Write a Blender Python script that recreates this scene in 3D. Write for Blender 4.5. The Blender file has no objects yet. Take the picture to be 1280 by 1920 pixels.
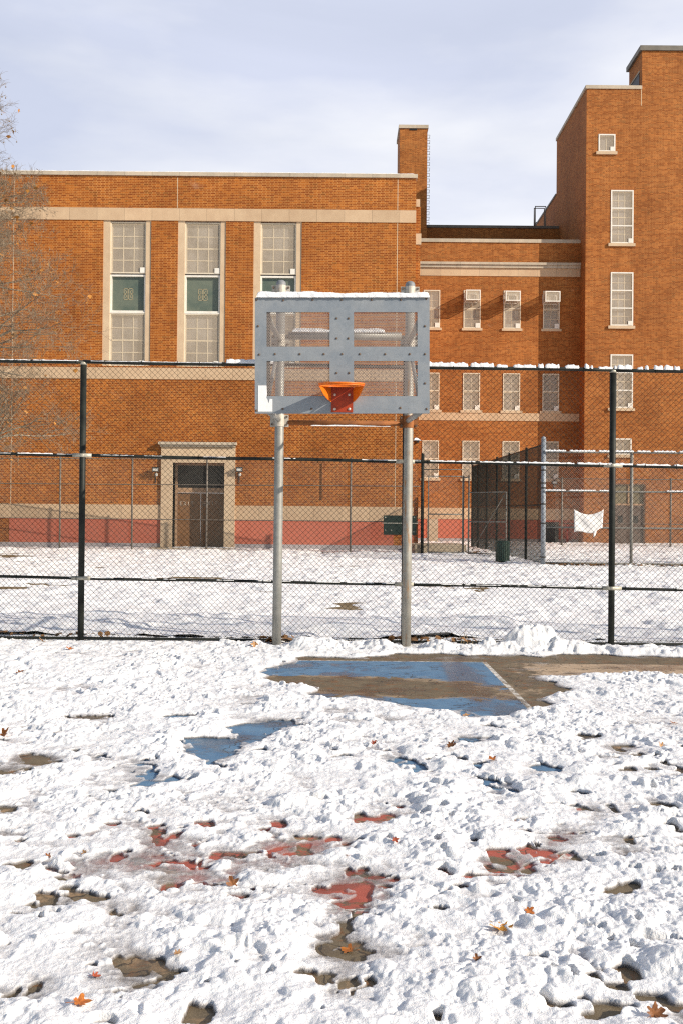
import bpy, math, random
import numpy as np
from mathutils import Matrix, Vector

# ------------------------------------------------------------------ camera
F = 1867.0                      # focal length in pixels of the 1280x1920 photograph
CAM = Vector((0.0, 0.0, 1.60))
PITCH = math.radians(0.37)
ROLL = math.radians(0.52)
sc = bpy.context.scene
col = sc.collection
RM = Matrix.Rotation(math.radians(90) + PITCH, 3, 'X') @ Matrix.Rotation(ROLL, 3, 'Z')
cam_d = bpy.data.cameras.new("camera")
cam_d.sensor_fit = 'VERTICAL'
cam_d.sensor_height = 36.0
cam_d.lens = F / 1920.0 * 36.0
cam_d.clip_start = 0.05
cam_d.clip_end = 3000
cam = bpy.data.objects.new("camera", cam_d)
col.objects.link(cam)
cam.matrix_world = Matrix.Translation(CAM) @ RM.to_4x4()
sc.camera = cam

# ------------------------------------------------------------------ light
SUN_AZ = math.radians(63.5)       # from the facade normal, towards the right
SUN_EL = math.radians(25.5)
TO_SUN = Vector((math.sin(SUN_AZ) * math.cos(SUN_EL), -math.cos(SUN_AZ) * math.cos(SUN_EL), math.sin(SUN_EL)))
sun_d = bpy.data.lights.new("sun", 'SUN')
sun_d.energy = 5.0
sun_d.angle = math.radians(0.5)
sun_d.color = (1.0, 0.90, 0.76)
sun = bpy.data.objects.new("sun", sun_d)
sun.rotation_euler = TO_SUN.to_track_quat('Z', 'Y').to_euler()
col.objects.link(sun)

world = bpy.data.worlds.new("World")
sc.world = world
world.use_nodes = True
wn, wl = world.node_tree.nodes, world.node_tree.links
bg = wn['Background']
bg.inputs['Strength'].default_value = 0.08
sky = wn.new('ShaderNodeTexSky')
sky.sky_type = 'NISHITA'
sky.sun_disc = False
sky.sun_elevation = SUN_EL
sky.sun_rotation = math.atan2(TO_SUN.x, TO_SUN.y)
sky.air_density = 1.0
sky.dust_density = 0.6
tc = wn.new('ShaderNodeTexCoord')
mp = wn.new('ShaderNodeMapping'); mp.inputs['Scale'].default_value = (1.3, 1.3, 4.2)
mp.inputs['Location'].default_value = (0.35, 0.1, 0.55)
nz = wn.new('ShaderNodeTexNoise'); nz.inputs['Scale'].default_value = 1.7; nz.inputs['Detail'].default_value = 7
nz.inputs['Roughness'].default_value = 0.52; nz.inputs['Distortion'].default_value = 0.5
rmp = wn.new('ShaderNodeValToRGB')
rmp.color_ramp.elements[0].position = 0.33; rmp.color_ramp.elements[0].color = (0.80, 0.80, 0.80, 1)
rmp.color_ramp.elements[1].position = 0.68; rmp.color_ramp.elements[1].color = (0.97, 0.97, 0.97, 1)
nz2 = wn.new('ShaderNodeTexNoise'); nz2.inputs['Scale'].default_value = 2.1; nz2.inputs['Detail'].default_value = 6
rm2 = wn.new('ShaderNodeValToRGB')
rm2.color_ramp.elements[0].position = 0.36; rm2.color_ramp.elements[0].color = (7.5, 8.0, 9.7, 1)
rm2.color_ramp.elements[1].position = 0.62; rm2.color_ramp.elements[1].color = (10.6, 10.7, 11.1, 1)
mix = wn.new('ShaderNodeMix'); mix.data_type = 'RGBA'
wl.new(tc.outputs['Generated'], mp.inputs['Vector'])
wl.new(mp.outputs['Vector'], nz.inputs['Vector'])
wl.new(mp.outputs['Vector'], nz2.inputs['Vector'])
wl.new(nz.outputs['Fac'], rmp.inputs['Fac'])
sx_ = wn.new('ShaderNodeSeparateXYZ'); wl.new(tc.outputs['Generated'], sx_.inputs[0])
lift = wn.new('ShaderNodeMapRange'); lift.inputs[1].default_value = 0.0; lift.inputs[2].default_value = 0.45; lift.inputs[3].default_value = 0.16; lift.inputs[4].default_value = -0.07
wl.new(sx_.outputs['Z'], lift.inputs[0])
add_ = wn.new('ShaderNodeMath'); add_.operation = 'ADD'
wl.new(nz2.outputs['Fac'], add_.inputs[0]); wl.new(lift.outputs[0], add_.inputs[1])
wl.new(add_.outputs[0], rm2.inputs['Fac'])
rear_thin = wn.new('ShaderNodeMapRange'); rear_thin.interpolation_type = 'SMOOTHSTEP'      # cloud thinned behind the camera, out of view, to cut ambient light
rear_thin.inputs[1].default_value = -0.2; rear_thin.inputs[2].default_value = 0.55; rear_thin.inputs[3].default_value = 0.10; rear_thin.inputs[4].default_value = 1.0
wl.new(sx_.outputs['Y'], rear_thin.inputs[0])
mul_ = wn.new('ShaderNodeMath'); mul_.operation = 'MULTIPLY'
wl.new(rmp.outputs['Color'], mul_.inputs[0]); wl.new(rear_thin.outputs[0], mul_.inputs[1])
wl.new(mul_.outputs[0], mix.inputs[0])
wl.new(sky.outputs['Color'], mix.inputs[6])
wl.new(rm2.outputs['Color'], mix.inputs[7])
wl.new(mix.outputs[2], bg.inputs['Color'])

sc.view_settings.view_transform = 'Standard'
sc.view_settings.look = 'None'
sc.view_settings.exposure = 0.28
sc.view_settings.gamma = 1.0
sc.render.engine = 'CYCLES'
sc.cycles.max_bounces = 6
sc.cycles.diffuse_bounces = 3
sc.cycles.glossy_bounces = 3
sc.cycles.transmission_bounces = 3
sc.cycles.transparent_max_bounces = 16
sc.cycles.use_denoising = False
sc.cycles.caustics_reflective = False
sc.cycles.caustics_refractive = False
sc.cycles.sample_clamp_indirect = 4.0
try:
    sc.cycles.pixel_filter_type = 'BLACKMAN_HARRIS'
    sc.cycles.filter_width = 1.25
except Exception:
    pass

# ------------------------------------------------------------------ helpers
def ray(px, py):
    return RM @ Vector(((px - 640.0) / F, (960.0 - py) / F, -1.0))

def at(px, py, Y):
    """point on the plane y = Y seen at photograph pixel (px, py)"""
    d = ray(px, py)
    return CAM + d * ((Y - CAM.y) / d.y)

def on_ground(px, py, z=0.0):
    d = ray(px, py)
    return CAM + d * ((z - CAM.z) / d.z)

def rect(px0, py0, px1, py1, Y):
    """upright rectangle at y = Y from a pixel box -> x0, x1, z0, z1"""
    mx, my = (px0 + px1) / 2, (py0 + py1) / 2
    return at(px0, my, Y).x, at(px1, my, Y).x, at(mx, py1, Y).z, at(mx, py0, Y).z

def ground_z(Y):
    return 0.30 * min(1.0, max(0.0, (Y - 14.0) / 25.0))

def tag(o, label=None, cat=None, group=None, kind=None):
    if label: o['label'] = label
    if cat: o['category'] = cat
    if group: o['group'] = group
    if kind: o['kind'] = kind
    return o

def thing(name, loc, label, cat, group=None):
    o = bpy.data.objects.new(name, None)
    o.empty_display_size = 0.2
    o.location = loc
    col.objects.link(o)
    return tag(o, label, cat, group)

def base_of(o):
    v = Vector((0, 0, 0))
    while o is not None:
        v += Vector(o.location)
        o = o.parent
    return v

class MB:
    """collects faces in world coordinates; build() links them as one mesh object"""
    def __init__(s):
        s.v, s.f = [], []

    def quad(s, a, b, c, d):
        n = len(s.v); s.v += [tuple(a), tuple(b), tuple(c), tuple(d)]; s.f.append((n, n + 1, n + 2, n + 3)); return s

    def poly(s, pts):
        n = len(s.v); s.v += [tuple(p) for p in pts]; s.f.append(tuple(range(n, n + len(pts)))); return s

    def box(s, x0, x1, y0, y1, z0, z1):
        n = len(s.v)
        s.v += [(x0, y0, z0), (x1, y0, z0), (x1, y1, z0), (x0, y1, z0), (x0, y0, z1), (x1, y0, z1), (x1, y1, z1), (x0, y1, z1)]
        for f in ((0, 3, 2, 1), (4, 5, 6, 7), (0, 1, 5, 4), (1, 2, 6, 5), (2, 3, 7, 6), (3, 0, 4, 7)):
            s.f.append(tuple(n + i for i in f))
        return s

    def tube(s, pts, r, n=8, caps=True):
        pts = [Vector(p) for p in pts]
        rs = r if isinstance(r, (list, tuple)) else [r] * len(pts)
        base = len(s.v)
        up = None
        for i, p in enumerate(pts):
            if i == 0: t = pts[1] - pts[0]
            elif i == len(pts) - 1: t = pts[-1] - pts[-2]
            else: t = (pts[i + 1] - pts[i]).normalized() + (pts[i] - pts[i - 1]).normalized()
            t = t.normalized() if t.length > 1e-9 else Vector((0, 0, 1))
            if up is None:
                up = Vector((0, 0, 1)) if abs(t.z) < 0.9 else Vector((0, 1, 0))
            a = t.cross(up)
            if a.length < 1e-6: a = t.orthogonal()
            a.normalize()
            b = t.cross(a).normalized()
            up = b.cross(t) * -1 if False else up
            for k in range(n):
                th = 2 * math.pi * k / n
                q = p + (a * math.cos(th) + b * math.sin(th)) * rs[i]
                s.v.append((q.x, q.y, q.z))
        for i in range(len(pts) - 1):
            for k in range(n):
                k2 = (k + 1) % n
                s.f.append((base + i * n + k, base + i * n + k2, base + (i + 1) * n + k2, base + (i + 1) * n + k))
        if caps:
            s.f.append(tuple(base + k for k in range(n))[::-1])
            e = base + (len(pts) - 1) * n
            s.f.append(tuple(e + k for k in range(n)))
        return s

    def lathe(s, prof, c, n=20):
        """prof: list of (radius, z) around a vertical axis through c"""
        base = len(s.v)
        for (r, z) in prof:
            for k in range(n):
                th = 2 * math.pi * k / n
                s.v.append((c[0] + r * math.cos(th), c[1] + r * math.sin(th), z))
        for i in range(len(prof) - 1):
            for k in range(n):
                k2 = (k + 1) % n
                s.f.append((base + i * n + k, base + i * n + k2, base + (i + 1) * n + k2, base + (i + 1) * n + k))
        return s

    def prism(s, pts, y0, y1):
        """polygon given in (x, z), extruded from y0 to y1"""
        n = len(s.v); m = len(pts)
        s.v += [(p[0], y0, p[1]) for p in pts] + [(p[0], y1, p[1]) for p in pts]
        s.f.append(tuple(range(n, n + m))[::-1]); s.f.append(tuple(range(n + m, n + 2 * m)))
        for i in range(m):
            j = (i + 1) % m
            s.f.append((n + i, n + j, n + m + j, n + m + i))
        return s

    def build(s, name, mat, parent=None, smooth=False, loc=None):
        me = bpy.data.meshes.new(name)
        off = base_of(parent) if parent is not None else (Vector(loc) if loc is not None else Vector((0, 0, 0)))
        me.from_pydata([(v[0] - off.x, v[1] - off.y, v[2] - off.z) for v in s.v], [], s.f)
        me.materials.append(mat)
        if smooth:
            me.polygons.foreach_set('use_smooth', [True] * len(me.polygons))
        me.update()
        o = bpy.data.objects.new(name, me)
        if parent is not None: o.parent = parent
        elif loc is not None: o.location = loc
        col.objects.link(o)
        return o

def wall_holes(mb, x0, x1, z0, z1, y, holes, depth):
    """front sheet at y with rectangular holes and their reveals"""
    xs = sorted({x0, x1, *[h[0] for h in holes], *[h[1] for h in holes]})
    zs = sorted({z0, z1, *[h[2] for h in holes], *[h[3] for h in holes]})
    for i in range(len(xs) - 1):
        for j in range(len(zs) - 1):
            cx, cz = (xs[i] + xs[i + 1]) / 2, (zs[j] + zs[j + 1]) / 2
            if any(h[0] < cx < h[1] and h[2] < cz < h[3] for h in holes): continue
            mb.quad((xs[i], y, zs[j]), (xs[i + 1], y, zs[j]), (xs[i + 1], y, zs[j + 1]), (xs[i], y, zs[j + 1]))
    for (a, b, c, d) in holes:
        Y = y + depth
        mb.quad((a, y, c), (a, y, d), (a, Y, d), (a, Y, c))
        mb.quad((b, y, c), (b, Y, c), (b, Y, d), (b, y, d))
        mb.quad((a, y, d), (b, y, d), (b, Y, d), (a, Y, d))
        mb.quad((a, y, c), (a, Y, c), (b, Y, c), (b, y, c))

# ------------------------------------------------------------------ materials
class NT:
    def __init__(s, name):
        s.m = bpy.data.materials.new(name); s.m.use_nodes = True
        s.n, s.l = s.m.node_tree.nodes, s.m.node_tree.links
        s.b = s.n['Principled BSDF']; s.out = s.n['Material Output']
    def new(s, t, **k):
        n = s.n.new(t)
        for a, v in k.items(): setattr(n, a, v)
        return n
    def val(s, sock, v):
        if isinstance(v, (int, float, tuple, list)): sock.default_value = v
        else: s.l.new(v, sock)
    def math(s, op, a, b=0.0, c=None):
        n = s.new('ShaderNodeMath', operation=op)
        s.val(n.inputs[0], a); s.val(n.inputs[1], b)
        if c is not None: s.val(n.inputs[2], c)
        return n.outputs[0]
    def mix(s, f, a, b):
        n = s.new('ShaderNodeMix', data_type='RGBA')
        s.val(n.inputs[0], f); s.val(n.inputs[6], a); s.val(n.inputs[7], b)
        return n.outputs[2]
    def noise(s, vec, scale, detail=4.0, rough=0.55, dist=0.0):
        n = s.new('ShaderNodeTexNoise')
        n.inputs['Scale'].default_value = scale; n.inputs['Detail'].default_value = detail
        n.inputs['Roughness'].default_value = rough; n.inputs['Distortion'].default_value = dist
        if vec is not None: s.l.new(vec, n.inputs['Vector'])
        return n.outputs['Fac']
    def ramp(s, f, lo, hi, a=0.0, b=1.0):
        n = s.new('ShaderNodeMapRange'); n.interpolation_type = 'SMOOTHSTEP'
        s.val(n.inputs[0], f); s.val(n.inputs[1], lo); s.val(n.inputs[2], hi); s.val(n.inputs[3], a); s.val(n.inputs[4], b)
        return n.outputs[0]
    def pos(s):
        return s.new('ShaderNodeNewGeometry').outputs['Position']
    def sep(s, v):
        n = s.new('ShaderNodeSeparateXYZ'); s.l.new(v, n.inputs[0]); return n.outputs
    def comb(s, x, y, z):
        n = s.new('ShaderNodeCombineXYZ'); s.val(n.inputs[0], x); s.val(n.inputs[1], y); s.val(n.inputs[2], z); return n.outputs[0]
    def bump(s, h, strength, dist=0.01):
        n = s.new('ShaderNodeBump'); n.inputs['Strength'].default_value = strength; n.inputs['Distance'].default_value = dist
        s.l.new(h, n.inputs['Height']); s.l.new(n.outputs[0], s.b.inputs['Normal'])
    def set(s, color=None, rough=None, metal=None, spec=None):
        if color is not None: s.val(s.b.inputs['Base Color'], color if not isinstance(color, tuple) or len(color) == 4 else color + (1,))
        if rough is not None: s.val(s.b.inputs['Roughness'], rough)
        if metal is not None: s.val(s.b.inputs['Metallic'], metal)
        if spec is not None: s.val(s.b.inputs['Specular IOR Level'], spec)
        return s
def c4(*c): return tuple(c) + (1.0,)

def mottled(name, ca, cb, scale=6.0, rough=0.7, metal=0.0, bump=0.0, fine=None, spec=0.4):
    t = NT(name); p = t.pos()
    f = t.ramp(t.noise(p, scale, 6, 0.6), 0.3, 0.7)
    c = t.mix(f, c4(*ca), c4(*cb))
    if fine is not None:
        g = t.ramp(t.noise(p, fine, 3, 0.6), 0.35, 0.65, 0.82, 1.12)
        m = t.new('ShaderNodeMix', data_type='RGBA', blend_type='MULTIPLY'); m.inputs[0].default_value = 1
        t.l.new(c, m.inputs[6]); t.l.new(t.comb(g, g, g), m.inputs[7]); c = m.outputs[2]
    t.set(c, rough, metal, spec)
    if bump: t.bump(t.noise(p, (fine or scale * 6), 3), bump, 0.005)
    return t.m

def brick_mat(name, dark, light, mortar, red=0.5, painted=None):
    """Flemish bond: stretcher, header, stretcher... in courses of 68.5 mm"""
    t = NT(name); geo = t.new('ShaderNodeNewGeometry')
    P = t.sep(geo.outputs['Position']); N = t.sep(geo.outputs['True Normal'])
    ax = t.math('GREATER_THAN', t.math('ABSOLUTE', N[0]), 0.7)
    u0 = t.math('ADD', t.math('MULTIPLY', P[0], t.math('SUBTRACT', 1.0, ax)), t.math('MULTIPLY', P[1], ax))
    rowf = t.math('DIVIDE', P[2], 0.0685)
    row = t.math('FLOOR', rowf); fr = t.math('SUBTRACT', rowf, row)
    u = t.math('ADD', t.math('DIVIDE', u0, 0.321), t.math('MULTIPLY', t.math('MODULO', t.math('ABSOLUTE', row), 2.0), 0.5))
    uf = t.math('FLOOR', u); fu = t.math('SUBTRACT', u, uf)
    head = t.math('GREATER_THAN', fu, 0.664)
    # horizontal distance (m) to the nearest joint
    d1 = t.math('MULTIPLY', t.math('MINIMUM', fu, t.math('SUBTRACT', 1.0, fu)), 0.321)
    d2 = t.math('MULTIPLY', t.math('ABSOLUTE', t.math('SUBTRACT', fu, 0.664)), 0.321)
    dh = t.math('MINIMUM', d1, d2)
    dv = t.math('MULTIPLY', t.math('MINIMUM', fr, t.math('SUBTRACT', 1.0, fr)), 0.0685)
    d = t.math('MINIMUM', dh, dv)
    brick = t.ramp(d, 0.005, 0.0085)
    wn_ = t.new('ShaderNodeTexWhiteNoise', noise_dimensions='3D')
    t.l.new(t.comb(t.math('ADD', t.math('MULTIPLY', uf, 2.0), head), row, ax), wn_.inputs['Vector'])
    rnd = wn_.outputs['Value']
    big = t.noise(geo.outputs['Position'], 0.35, 5, 0.6)
    med = t.noise(geo.outputs['Position'], 2.2, 4, 0.6)
    f = t.math('ADD', t.math('MULTIPLY', rnd, 0.85), t.math('MULTIPLY', t.math('SUBTRACT', med, 0.5), 0.7))
    c = t.mix(t.ramp(f, 0.05, 0.95), c4(*dark), c4(*light))
    c = t.mix(t.math('MULTIPLY', t.math('GREATER_THAN', rnd, 0.94), 0.55), c, c4(dark[0] * 0.35, dark[1] * 0.5, dark[2] * 0.9))
    mcol = t.mix(t.ramp(t.noise(geo.outputs['Position'], 1.3, 4, 0.6), 0.35, 0.7), c4(*mortar), c4(mortar[0] * 0.78, mortar[1] * 0.72, mortar[2] * 0.66))
    c = t.mix(brick, mcol, c)
    # slow weathering over the wall
    m = t.new('ShaderNodeMix', data_type='RGBA', blend_type='MULTIPLY'); m.inputs[0].default_value = 1
    g = t.ramp(big, 0.3, 0.72, 0.82, 1.14)
    t.l.new(c, m.inputs[6]); t.l.new(t.comb(g, t.math('POWER', g, 1.15), t.math('POWER', g, 1.25)), m.inputs[7]); c = m.outputs[2]
    if painted is not None:
        c = t.mix(t.ramp(t.noise(geo.outputs['Position'], 3.5, 6, 0.7), 0.30, 0.42, 0.55, 0.92), c, t.mix(med, c4(*painted), c4(painted[0] * 0.85, painted[1] * 0.85, painted[2] * 0.85)))
    else:
        # soot and rain streaks, long and thin down the wall
        stv = t.noise(t.comb(t.math('MULTIPLY', u0, 1.6), 0.0, t.math('MULTIPLY', P[2], 0.10)), 1.5, 6, 0.7)
        m2 = t.new('ShaderNodeMix', data_type='RGBA', blend_type='MULTIPLY'); m2.inputs[0].default_value = 1
        g2 = t.math('MULTIPLY', t.ramp(stv, 0.52, 0.74, 1.0, 0.80), t.ramp(stv, 0.28, 0.44, 1.10, 1.0))
        t.l.new(c, m2.inputs[6]); t.l.new(t.comb(g2, g2, g2), m2.inputs[7]); c = m2.outputs[2]
        # pale lime bloom in a few spots
        bl = t.math('MULTIPLY', t.ramp(t.noise(geo.outputs['Position'], 1.1, 6, 0.7, 1.0), 0.64, 0.76), 0.22)
        c = t.mix(bl, c, c4(0.62, 0.42, 0.3))
    t.set(c, 0.85, 0.0, 0.25)
    t.bump(t.ramp(d, 0.003, 0.011), 0.3, 0.006)
    return t.m

def stone_mat(name, ca, cb, block=0.0):
    t = NT(name); p = t.pos(); P = t.sep(p)
    f = t.ramp(t.noise(p, 1.6, 6, 0.65), 0.3, 0.72)
    c = t.mix(f, c4(*ca), c4(*cb))
    st = t.noise(t.comb(t.math('MULTIPLY', P[0], 3.0), P[1], t.math('MULTIPLY', P[2], 0.35)), 2.2, 5, 0.65)
    c = t.mix(t.ramp(st, 0.58, 0.8, 0, 0.35), c, c4(ca[0] * 0.55, ca[1] * 0.5, ca[2] * 0.45))
    if block:
        u = t.math('DIVIDE', P[0], block); uf = t.math('FLOOR', u); fu = t.math('SUBTRACT', u, uf)
        wn_ = t.new('ShaderNodeTexWhiteNoise', noise_dimensions='1D'); t.l.new(uf, wn_.inputs['W'])
        m = t.new('ShaderNodeMix', data_type='RGBA', blend_type='MULTIPLY'); m.inputs[0].default_value = 1
        g = t.math('ADD', 0.9, t.math('MULTIPLY', wn_.outputs['Value'], 0.18))
        j = t.math('MULTIPLY', t.math('LESS_THAN', t.math('MULTIPLY', fu, block), 0.022), 0.28)
        g = t.math('SUBTRACT', g, j)
        t.l.new(c, m.inputs[6]); t.l.new(t.comb(g, g, g), m.inputs[7]); c = m.outputs[2]
    t.set(c, 0.85, 0, 0.25)
    t.bump(t.noise(p, 40, 4), 0.25, 0.004)
    return t.m

def screen_mat(name, colr, opaque):
    t = NT(name); p = t.pos()
    t.set(t.mix(t.noise(p, 3, 4), c4(*colr), c4(colr[0] * 0.9, colr[1] * 0.88, colr[2] * 0.86)), 0.8, 0, 0.2)
    tr = t.new('ShaderNodeBsdfTransparent'); mx = t.new('ShaderNodeMixShader')
    mx.inputs[0].default_value = opaque
    t.l.new(tr.outputs[0], mx.inputs[1]); t.l.new(t.b.outputs[0], mx.inputs[2]); t.l.new(mx.outputs[0], t.out.inputs[0])
    return t.m

def pipe_mat(name, ca, cb, rust=0.0, metal=0.5, rough=0.45, rust_hi=(0.30, 0.09, 0.02)):
    t = NT(name); p = t.pos(); P = t.sep(p)
    f = t.ramp(t.noise(p, 9, 5, 0.65), 0.3, 0.7)
    c = t.mix(f, c4(*ca), c4(*cb))
    sp = t.ramp(t.noise(p, 55, 3, 0.6), 0.4, 0.7, 0.0, 0.25)
    c = t.mix(sp, c, c4(ca[0] * 0.6, ca[1] * 0.6, ca[2] * 0.62))
    if rust:
        st = t.noise(t.comb(t.math('MULTIPLY', P[0], 7), t.math('MULTIPLY', P[1], 7), t.math('MULTIPLY', P[2], 1.2)), 2.5, 6, 0.7)
        c = t.mix(t.ramp(st, 0.72 - rust * 0.3, 0.82 - rust * 0.25, 0, 0.9), c, c4(*rust_hi))
    t.set(c, rough, metal, 0.5)
    t.bump(t.noise(p, 80, 3), 0.12, 0.002)
    return t.m

M = {}
BRK_D, BRK_L, BRK_M = (0.215, 0.049, 0.006), (0.385, 0.115, 0.016), (0.58, 0.285, 0.09)
M['brick'] = brick_mat('orange_brick', BRK_D, BRK_L, BRK_M)
M['brick_far'] = brick_mat('tower_brick', (0.225, 0.060, 0.010), (0.40, 0.135, 0.030), (0.48, 0.235, 0.08))
M['brick_red'] = brick_mat('red_painted_brick', BRK_D, BRK_L, BRK_M, painted=(0.54, 0.150, 0.095))
M['brick_grey'] = mottled('grey_painted_base', (0.33, 0.30, 0.31), (0.42, 0.38, 0.38), 1.5, 0.8, fine=20)
M['soldier'] = mottled('soldier_brick', (0.26, 0.075, 0.012), (0.46, 0.17, 0.04), 14, 0.85)
M['stone'] = stone_mat('limestone_band', (0.58, 0.42, 0.27), (0.51, 0.355, 0.225), 1.12)
M['stone_plain'] = stone_mat('limestone', (0.60, 0.46, 0.31), (0.52, 0.38, 0.25))
M['coping'] = stone_mat('weathered_coping', (0.42, 0.36, 0.28), (0.55, 0.46, 0.35), 1.12)
M['metal_dark'] = mottled('dark_sheet_metal', (0.13, 0.12, 0.10), (0.19, 0.17, 0.14), 2, 0.6, 0.2)
M['roof'] = mottled('flat_roof', (0.16, 0.15, 0.15), (0.25, 0.24, 0.23), 1.0, 0.9)
M['frame'] = mottled('cream_window_frame', (0.70, 0.62, 0.48), (0.62, 0.54, 0.42), 3, 0.6)
M['frame_white'] = mottled('white_window_frame', (0.78, 0.75, 0.68), (0.70, 0.66, 0.58), 3, 0.5)
M['sash'] = mottled('tan_sash', (0.80, 0.70, 0.52), (0.74, 0.64, 0.48), 3, 0.6)
M['screen'] = screen_mat('security_screen', (0.64, 0.53, 0.39), 0.40)
M['cage_screen'] = screen_mat('cage_screen', (0.72, 0.62, 0.47), 0.42)
def glass_mat(name, ca, cb, rough=0.12):
    t = NT(name); p = t.pos()
    t.set(t.mix(t.ramp(t.noise(p, 0.75, 5, 0.65), 0.36, 0.64), c4(*ca), c4(*cb)), rough, 0, 0.6)
    return t.m
M['pane'] = glass_mat('blind_backed_glass', (0.14, 0.13, 0.125), (0.34, 0.32, 0.30), 0.15)
M['pane_far'] = glass_mat('grey_glass', (0.16, 0.155, 0.155), (0.38, 0.365, 0.36), 0.15)
M['spandrel'] = glass_mat('green_spandrel_glass', (0.075, 0.105, 0.085), (0.14, 0.16, 0.12), 0.25)
M['fret'] = mottled('tan_fret', (0.42, 0.36, 0.22), (0.36, 0.30, 0.18), 5, 0.6)
M['transom_far'] = mottled('dusty_transom', (0.20, 0.16, 0.085), (0.13, 0.105, 0.06), 2.5, 0.4)
M['dark'] = mottled('dark_opening', (0.012, 0.011, 0.010), (0.02, 0.018, 0.016), 2, 0.5)
M['door'] = mottled('brown_door_paint', (0.17, 0.078, 0.028), (0.22, 0.105, 0.040), 2.5, 0.5, fine=30)
M['door_far'] = mottled('faded_brown_door', (0.085, 0.055, 0.042), (0.12, 0.08, 0.06), 2.5, 0.6)
M['door_frame'] = mottled('door_frame_paint', (0.42, 0.26, 0.15), (0.36, 0.22, 0.13), 2.5, 0.5)
M['letters'] = mottled('faded_white_letters', (0.55, 0.48, 0.40), (0.45, 0.38, 0.30), 30, 0.7)
M['lamp_case'] = mottled('black_lamp_case', (0.03, 0.03, 0.03), (0.06, 0.055, 0.05), 6, 0.5)
M['lamp_glass'] = mottled('lamp_glass', (0.55, 0.55, 0.52), (0.65, 0.64, 0.60), 8, 0.15)
M['concrete'] = mottled('concrete', (0.42, 0.33, 0.23), (0.50, 0.41, 0.30), 1.6, 0.9, fine=25)
M['galv'] = pipe_mat('galvanised_pipe', (0.25, 0.25, 0.23), (0.33, 0.325, 0.30), rust=0.12, metal=0.35, rough=0.5)
M['galv_rust'] = pipe_mat('rust_streaked_pipe', (0.30, 0.285, 0.25), (0.38, 0.365, 0.32), rust=0.66, metal=0.3, rough=0.55, rust_hi=(0.33, 0.15, 0.04))
M['flange'] = pipe_mat('flange_plate', (0.45, 0.41, 0.34), (0.52, 0.48, 0.42), rust=0.45, metal=0.2, rough=0.6)
M['rusty'] = pipe_mat('rusted_steel', (0.20, 0.07, 0.02), (0.34, 0.12, 0.03), rust=0.5, metal=0.1, rough=0.8)
M['cap'] = mottled('grey_pipe_cap', (0.16, 0.17, 0.18), (0.22, 0.23, 0.24), 10, 0.6)
M['bolt'] = mottled('rusty_bolt', (0.09, 0.065, 0.05), (0.17, 0.12, 0.085), 60, 0.7, 0.2)
M['bolt_light'] = mottled('zinc_bolt', (0.5, 0.42, 0.36), (0.6, 0.52, 0.45), 60, 0.5, 0.3)
M['black'] = mottled('black_vinyl_pipe', (0.008, 0.009, 0.008), (0.024, 0.027, 0.022), 5, 0.55, fine=60, spec=0.25)
M['wire'] = mottled('dark_vinyl_wire', (0.012, 0.013, 0.011), (0.024, 0.025, 0.021), 4, 0.75, spec=0.12)
M['wire_far'] = mottled('weathered_wire', (0.10, 0.095, 0.085), (0.15, 0.14, 0.12), 4, 0.5)
M['post_far'] = mottled('weathered_post', (0.11, 0.095, 0.08), (0.17, 0.145, 0.12), 4, 0.55)
M['post_gate'] = mottled('dull_gate_pipe', (0.17, 0.16, 0.14), (0.25, 0.235, 0.205), 4, 0.6)
M['post_pale'] = pipe_mat('pale_galvanised_post', (0.22, 0.245, 0.28), (0.30, 0.325, 0.355), rust=0.0, metal=0.1, rough=0.5)
M['collar'] = mottled('bare_collar', (0.36, 0.34, 0.28), (0.48, 0.45, 0.37), 30, 0.5, 0.3)
M['rim'] = mottled('orange_red_rim_paint', (0.80, 0.19, 0.008), (0.70, 0.135, 0.008), 14, 0.42, fine=90)
M['rim_shaded'] = mottled('shaded_rim_paint', (0.36, 0.040, 0.006), (0.26, 0.026, 0.005), 14, 0.5, fine=90)  # rim paint darkened: shade on the bracket plates put into the colour
M['paper'] = mottled('white_paper', (0.80, 0.79, 0.78), (0.74, 0.73, 0.72), 12, 0.7)
M['sign'] = mottled('dark_green_sign', (0.010, 0.022, 0.016), (0.018, 0.032, 0.024), 4, 0.4)
M['bin'] = mottled('green_bin', (0.020, 0.045, 0.032), (0.035, 0.065, 0.048), 6, 0.45)
M['cloth'] = mottled('white_cloth', (0.80, 0.78, 0.76), (0.70, 0.68, 0.66), 4, 0.8)
M['red_pipe'] = mottled('red_paint', (0.35, 0.03, 0.02), (0.42, 0.05, 0.03), 6, 0.5)
M['bark'] = mottled('pale_bark', (0.34, 0.28, 0.20), (0.16, 0.13, 0.09), 9, 0.85, fine=40)
M['twig'] = mottled('twig_bark', (0.15, 0.11, 0.07), (0.29, 0.225, 0.155), 7, 0.85)
M['tree_leaf'] = mottled('dry_tree_leaf', (0.48, 0.20, 0.03), (0.20, 0.10, 0.03), 3, 0.7)
M['litter'] = mottled('leaf_litter', (0.14, 0.075, 0.03), (0.26, 0.13, 0.05), 9, 0.85, fine=60)
M['weed'] = mottled('dry_stem', (0.24, 0.18, 0.10), (0.30, 0.23, 0.13), 20, 0.8)

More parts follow.
